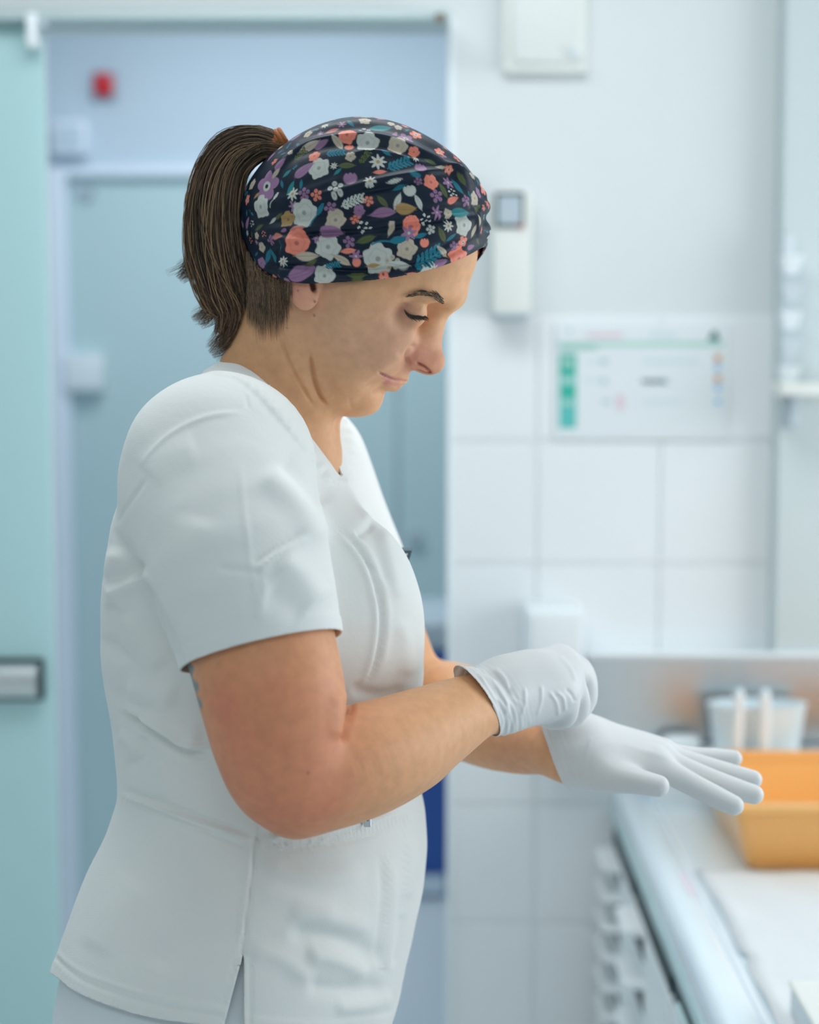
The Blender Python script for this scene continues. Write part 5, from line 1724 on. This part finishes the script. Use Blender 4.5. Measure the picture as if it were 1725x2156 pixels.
# cuff, neck and hem bands (double layer of cloth), stitch puckers
tx, ty = project(TV)
TN = vnormals(TV, TFc)
D = np.zeros(len(TV))
dcuff = -fcut(TV)
al = (TV - sl_b) @ ax
rr = np.linalg.norm(TV - sl_b - al[:, None] * ax, axis=1)
onsl = (rr < 0.085) & (TV[:, 1] < 1.33) & (al > 0.05)
D += np.where(onsl, 0.7 * mm * (1 / (1 + np.exp(np.clip((dcuff - 0.0125) / 0.0006, -50, 50)))) - 0.5 * mm * np.exp(-((dcuff - 0.0125) / 0.0012) ** 2), 0)
dl = (TV - P(515, 1000, DT)) @ TL
TM = TV.copy(); fl = dl < 0
TM[fl] = TV[fl] - 2 * dl[fl][:, None] * TL
tmx, tmy = project(TM)
dn, _, par, _ = seg_dist(tmx, tmy, NECK[:66])
D += np.where(tmy < 1020, 1.7 * mm / (1 + np.exp(np.minimum((dn - 27) / 1.5, 50))), 0)
D += np.where((tmy < 1010) & (tmx > 520), 0.8 * mm * np.sin(par / 4.2) * np.exp(-((dn - 22) / 9) ** 2), 0)
dh = np.interp(tmx, HEM[:, 0], HEM[:, 1]) - tmy
D += 0.8 * mm / (1 + np.exp(np.clip((dh - 36) / 1.5, -50, 50)))
# stitch puckers along the princess seam, waist bands and hem
for poly, wd, per, amp in (([(704, 1107), (742, 1140), (778, 1190), (798, 1250), (804, 1310), (796, 1380), (778, 1430)], 9, 4.0, 0.5),
                           ([(255, 1680), (400, 1732), (535, 1780)], 8, 5.0, 0.28), ([(545, 1785), (700, 1760), (860, 1722)], 9, 4.2, 0.5),
                           ([(812, 1800), (816, 1900), (808, 2040)], 12, 4.5, 0.45), ([(845, 1720), (856, 1800), (846, 1920)], 10, 4.5, 0.4),
                           ([(120, 2030), (250, 2104), (470, 2150)], 10, 5.0, 0.22)):
    dd, _, pr, L = seg_dist(tx, ty, smooth_poly(poly, 6))
    D += np.where(TN[:, 1] < 0.2, amp * mm * np.sin(pr * 2 * math.pi / (per * 2)) * np.exp(-(dd / wd) ** 2), 0)
# gentle overall unevenness
w = TV * 1.0
D += 0.5 * mm * np.sin(w[:, 0] * 61 + w[:, 2] * 37) * np.sin(w[:, 2] * 53 - w[:, 1] * 41)
TV = TV + TN * D[:, None]


def cloth_mat(name, col, scale=1400.0):
    m, nt, b = new_mat(name)
    N, L = nt.nodes, nt.links
    tc = N.new('ShaderNodeTexCoord')
    w1_ = N.new('ShaderNodeTexWave'); w1_.inputs['Scale'].default_value = scale / 6.28; w1_.bands_direction = 'Z'; w1_.inputs['Distortion'].default_value = 1.0
    w2_ = N.new('ShaderNodeTexWave'); w2_.inputs['Scale'].default_value = scale / 6.28; w2_.bands_direction = 'DIAGONAL'; w2_.inputs['Distortion'].default_value = 1.0
    nz = N.new('ShaderNodeTexNoise'); nz.inputs['Scale'].default_value = 26.0; nz.inputs['Detail'].default_value = 5
    for x in (w1_, w2_, nz): L.new(tc.outputs['Object'], x.inputs['Vector'])
    ad = N.new('ShaderNodeMath'); ad.operation = 'ADD'
    L.new(w1_.outputs['Fac'], ad.inputs[0]); L.new(w2_.outputs['Fac'], ad.inputs[1])
    bp = N.new('ShaderNodeBump'); bp.inputs['Strength'].default_value = 0.05; bp.inputs['Distance'].default_value = 0.0005
    L.new(ad.outputs[0], bp.inputs['Height'])
    bp2 = N.new('ShaderNodeBump'); bp2.inputs['Strength'].default_value = 0.22; bp2.inputs['Distance'].default_value = 0.006
    L.new(nz.outputs['Fac'], bp2.inputs['Height']); L.new(bp.outputs['Normal'], bp2.inputs['Normal'])
    L.new(bp2.outputs['Normal'], b.inputs['Normal'])
    b.inputs['Base Color'].default_value = (*col, 1)
    b.inputs['Roughness'].default_value = 0.8
    b.inputs['Specular IOR Level'].default_value = 0.25
    b.inputs['Sheen Weight'].default_value = 0.1
    return m


M_tunic = cloth_mat('white_cotton', (0.77, 0.78, 0.765))
tunic = np_mesh('tunic', TV, TFc, M_tunic, person)
tunic['label'] = 'white short-sleeved medical tunic with stitched waist seam and side slit'
sm = tunic.modifiers.new('cloth', 'SOLIDIFY'); sm.thickness = 0.0018; sm.offset = -1
print('tunic', len(TV), time.time() - T0)

# name badge clipped to the far front panel, zip pull at the waist
M_bdark = mat('badge_edge', (0.06, 0.10, 0.12), 0.3, noise=0.05)
M_bwhite = mat('badge_card', (0.80, 0.84, 0.86), 0.25, noise=0.02)
bc = P(850, 1172, DT + 0.02)
q0, q1 = P(832, 1189, DT + 0.02), P(868, 1156, DT + 0.02)


def slanted(x0, x1, z0, z1, y, th, skew, mat_, name, par):
    MB().loft([[(x0, y, z0), (x1 - skew, y, z0), (x1, y, z1), (x0 + skew * 0.3, y, z1)],
               [(x0, y + th, z0), (x1 - skew, y + th, z0), (x1, y + th, z1), (x0 + skew * 0.3, y + th, z1)]]).build(name, mat_, par)


slanted(q0[0], q1[0], q0[2], q1[2], bc[1] - 0.012, 0.024, 0.004, M_bdark, 'badge_holder', tunic)
slanted(q0[0], q1[0] - 0.0035, q0[2] + 0.0035, q1[2] - 0.0025, bc[1] - 0.0128, 0.0008, 0.004, M_bwhite, 'badge_card', tunic)
zc_ = P(774, 1726, 1.33)
jy = None
d2 = (project(TV)[0] - 774) ** 2 + (project(TV)[1] - 1727) ** 2
ii = np.nonzero(d2 < 60)[0]
jy = TV[ii, 1].min() if len(ii) else 1.33
zc_ = P(774, 1730, jy - 0.003)
zp = MB().box((zc_[0] - 0.0030, zc_[1] - 0.001, zc_[2] - 0.0045), (zc_[0] + 0.0030, zc_[1] + 0.001, zc_[2] + 0.004), 0.0006, 1)
zp.build('zip_pull', M_steel, tunic)
MB().tube([(zc_[0], zc_[1] - 0.0016, zc_[2] + 0.002), (zc_[0], zc_[1] - 0.0008, zc_[2] + 0.002)], 0.0013, 12).build('rivet', M_bdark, tunic)

# ------------------------------------------------------------------ trousers and shoes
tro = Field()
zl = P(500, 1760, DT)[2]


def hips(p):
    return np.maximum(torso(0.009)(p), p[:, 2] - zl)


tro.custom(hips, T_LO, T_HI, 0.01)
hipc = P(480, 2200, DT)
for s in (1, -1):
    h0 = np.array([hipc[0], DT, hipc[2]]) + TL * (0.100 * s)
    kn_ = np.array([h0[0] + 0.02, h0[1], 0.47]); an_ = np.array([h0[0] - 0.03, h0[1], 0.07])
    tro.chain([h0 + np.array([0, 0, -0.03]), kn_, an_], [0.105, 0.075, 0.062], 0.03, 0.03)
RV, RF = mesh_field(tro, axis(-0.42, 0.12, 0.005), axis(1.1, 1.82, 0.005), axis(0.0, zl + 0.02, 0.005))
RV, RF = clip_mesh(RV, RF, 0.045 - RV[:, 2])
RV = smooth_mesh(RV, RF, 2, 0.5)
o = np_mesh('trousers', RV, RF, cloth_mat('white_cotton_trousers', (0.72, 0.77, 0.80)), person)
sm = o.modifiers.new('cloth', 'SOLIDIFY'); sm.thickness = 0.002; sm.offset = -1
for s in (1, -1):
    c = np.array([hipc[0] - 0.03, DT, 0]) + TL * (0.100 * s)
    sh = Field()
    sh.chain([c + np.array([-0.05, 0, 0.036]), c + np.array([0.03, 0, 0.04]), c + np.array([0.14, 0, 0.034])], [0.038, 0.044, 0.040], 0.02, 0.03)
    sh.custom(lambda p: p[:, 2] * -1.0 + 0.0, c - 0.2, c + 0.3, 0.002, '-') if False else None
    SV, SF = mesh_field(sh, axis(c[0] - 0.12, c[0] + 0.21, 0.005), axis(c[1] - 0.07, c[1] + 0.07, 0.005), axis(-0.02, 0.11, 0.005))
    SV[:, 2] = np.maximum(SV[:, 2], 0.0)
    np_mesh('shoe', SV, SF, M_white, person)

# ------------------------------------------------------------------ gloves
M_glove = mat('latex_glove', (0.71, 0.70, 0.69), 0.42, noise=0.02, nscale=60, bump=0.06, bscale=120, sss=0.15, spec=0.4)


def glove(fieldfn, lo, hi, cuff_a, cuff_b, cuff_c, inside, extra, specs, name, noise_c, noise_amp):
    f = fieldfn(0.0010)
    for args in extra:
        f.chain(*args)
    V, F = mesh_field(f, axis(lo[0], hi[0], 0.0013), axis(lo[1], hi[1], 0.0013), axis(lo[2], hi[2], 0.0013))
    pf = plane_f(cuff_a, cuff_b, cuff_c, inside)
    V, F = clip_mesh(V, F, pf(V))
    V = smooth_mesh(V, F, 2, 0.5)
    N = vnormals(V, F)
    V = folds(V, N, specs)
    dc = -pf(V)
    # rolled bead along the opening and loose rings of slack near it
    N = vnormals(V, F)
    D = 0.9 * mm * np.exp(-((dc - 0.0012) / 0.0013) ** 2)
    slack = np.exp(-(dc / 0.022) ** 2)
    ph = np.arctan2(V[:, 2] - noise_c[2], V[:, 1] - noise_c[1])
    D += noise_amp * slack * (np.sin(dc * 900 + 2.2 * np.sin(ph * 3)) + 0.6 * np.sin(dc * 1500 + ph * 2))
    V = V + N * D[:, None]
    o = np_mesh(name, V, F, M_glove, person)
    sm = o.modifiers.new('latex', 'SOLIDIFY'); sm.thickness = 0.0006; sm.offset = -1
    return o


glo, ghi = P(895, 1590, 1.330) - 0.01, P(1265, 1335, 1.50) + 0.012
o = glove(near_hand, glo, ghi, P(952, 1408, 1.378), P(1040, 1535, 1.372), P(1016, 1462, 1.345), P(1150, 1440, 1.43),
          [([P(930, 1500, 1.342), P(965, 1485, 1.357), P(1005, 1480, 1.371), P(1050, 1465, 1.390)], [36 * mm, 32 * mm, 28.6 * mm, 25.5 * mm], 0.01, 0.01)],
          [([(1000, 1420), (1040, 1440), (1062, 1475), (1068, 1512)], 2.2 * mm, 7), ([(1020, 1410), (1055, 1435), (1075, 1470)], -1.6 * mm, 6),
           ([(1040, 1405), (1062, 1430), (1070, 1455)], 1.4 * mm, 5), ([(1104, 1445), (1106, 1480), (1098, 1508)], 0.7 * mm, 4),
           ([(1140, 1440), (1140, 1475), (1130, 1508)], 0.7 * mm, 4), ([(1168, 1455), (1186, 1470), (1190, 1500)], 0.9 * mm, 4),
           ([(1155, 1455), (1172, 1480), (1176, 1510)], 0.9 * mm, 4), ([(1175, 1380), (1200, 1405), (1215, 1440)], 0.9 * mm, 5),
           ([(1190, 1450), (1203, 1462), (1212, 1480)], -0.8 * mm, 4)], 'glove', P(1000, 1470, 1.372), 0.35 * mm)
o['label'] = 'white latex glove on the near fist'
glo, ghi = P(1115, 1740, 1.41) - 0.012, P(1625, 1480, 1.575) + 0.012
o = glove(far_hand, glo, ghi, P(1142, 1508, 1.505), P(1192, 1636, 1.500), P(1154, 1572, 1.470), P(1300, 1600, 1.49),
          [([P(1120, 1560, 1.520), P(1160, 1566, 1.506), P(1205, 1572, 1.504)], [30.5 * mm, 29 * mm, 26 * mm], 0.012, 0.01),
           ([P(1150, 1530, 1.49), P(1185, 1520, 1.485), P(1225, 1545, 1.495)], [12 * mm, 9 * mm, 14 * mm], 0.014, 0.012)],
          [([(1246, 1545), (1236, 1590), (1228, 1630)], 0.6 * mm, 5), ([(1300, 1560), (1360, 1580), (1420, 1600)], 0.5 * mm, 7)],
          'glove', P(1170, 1568, 1.505), 0.15 * mm)
o['label'] = 'white latex glove on the outstretched hand'
print('gloves', time.time() - T0)
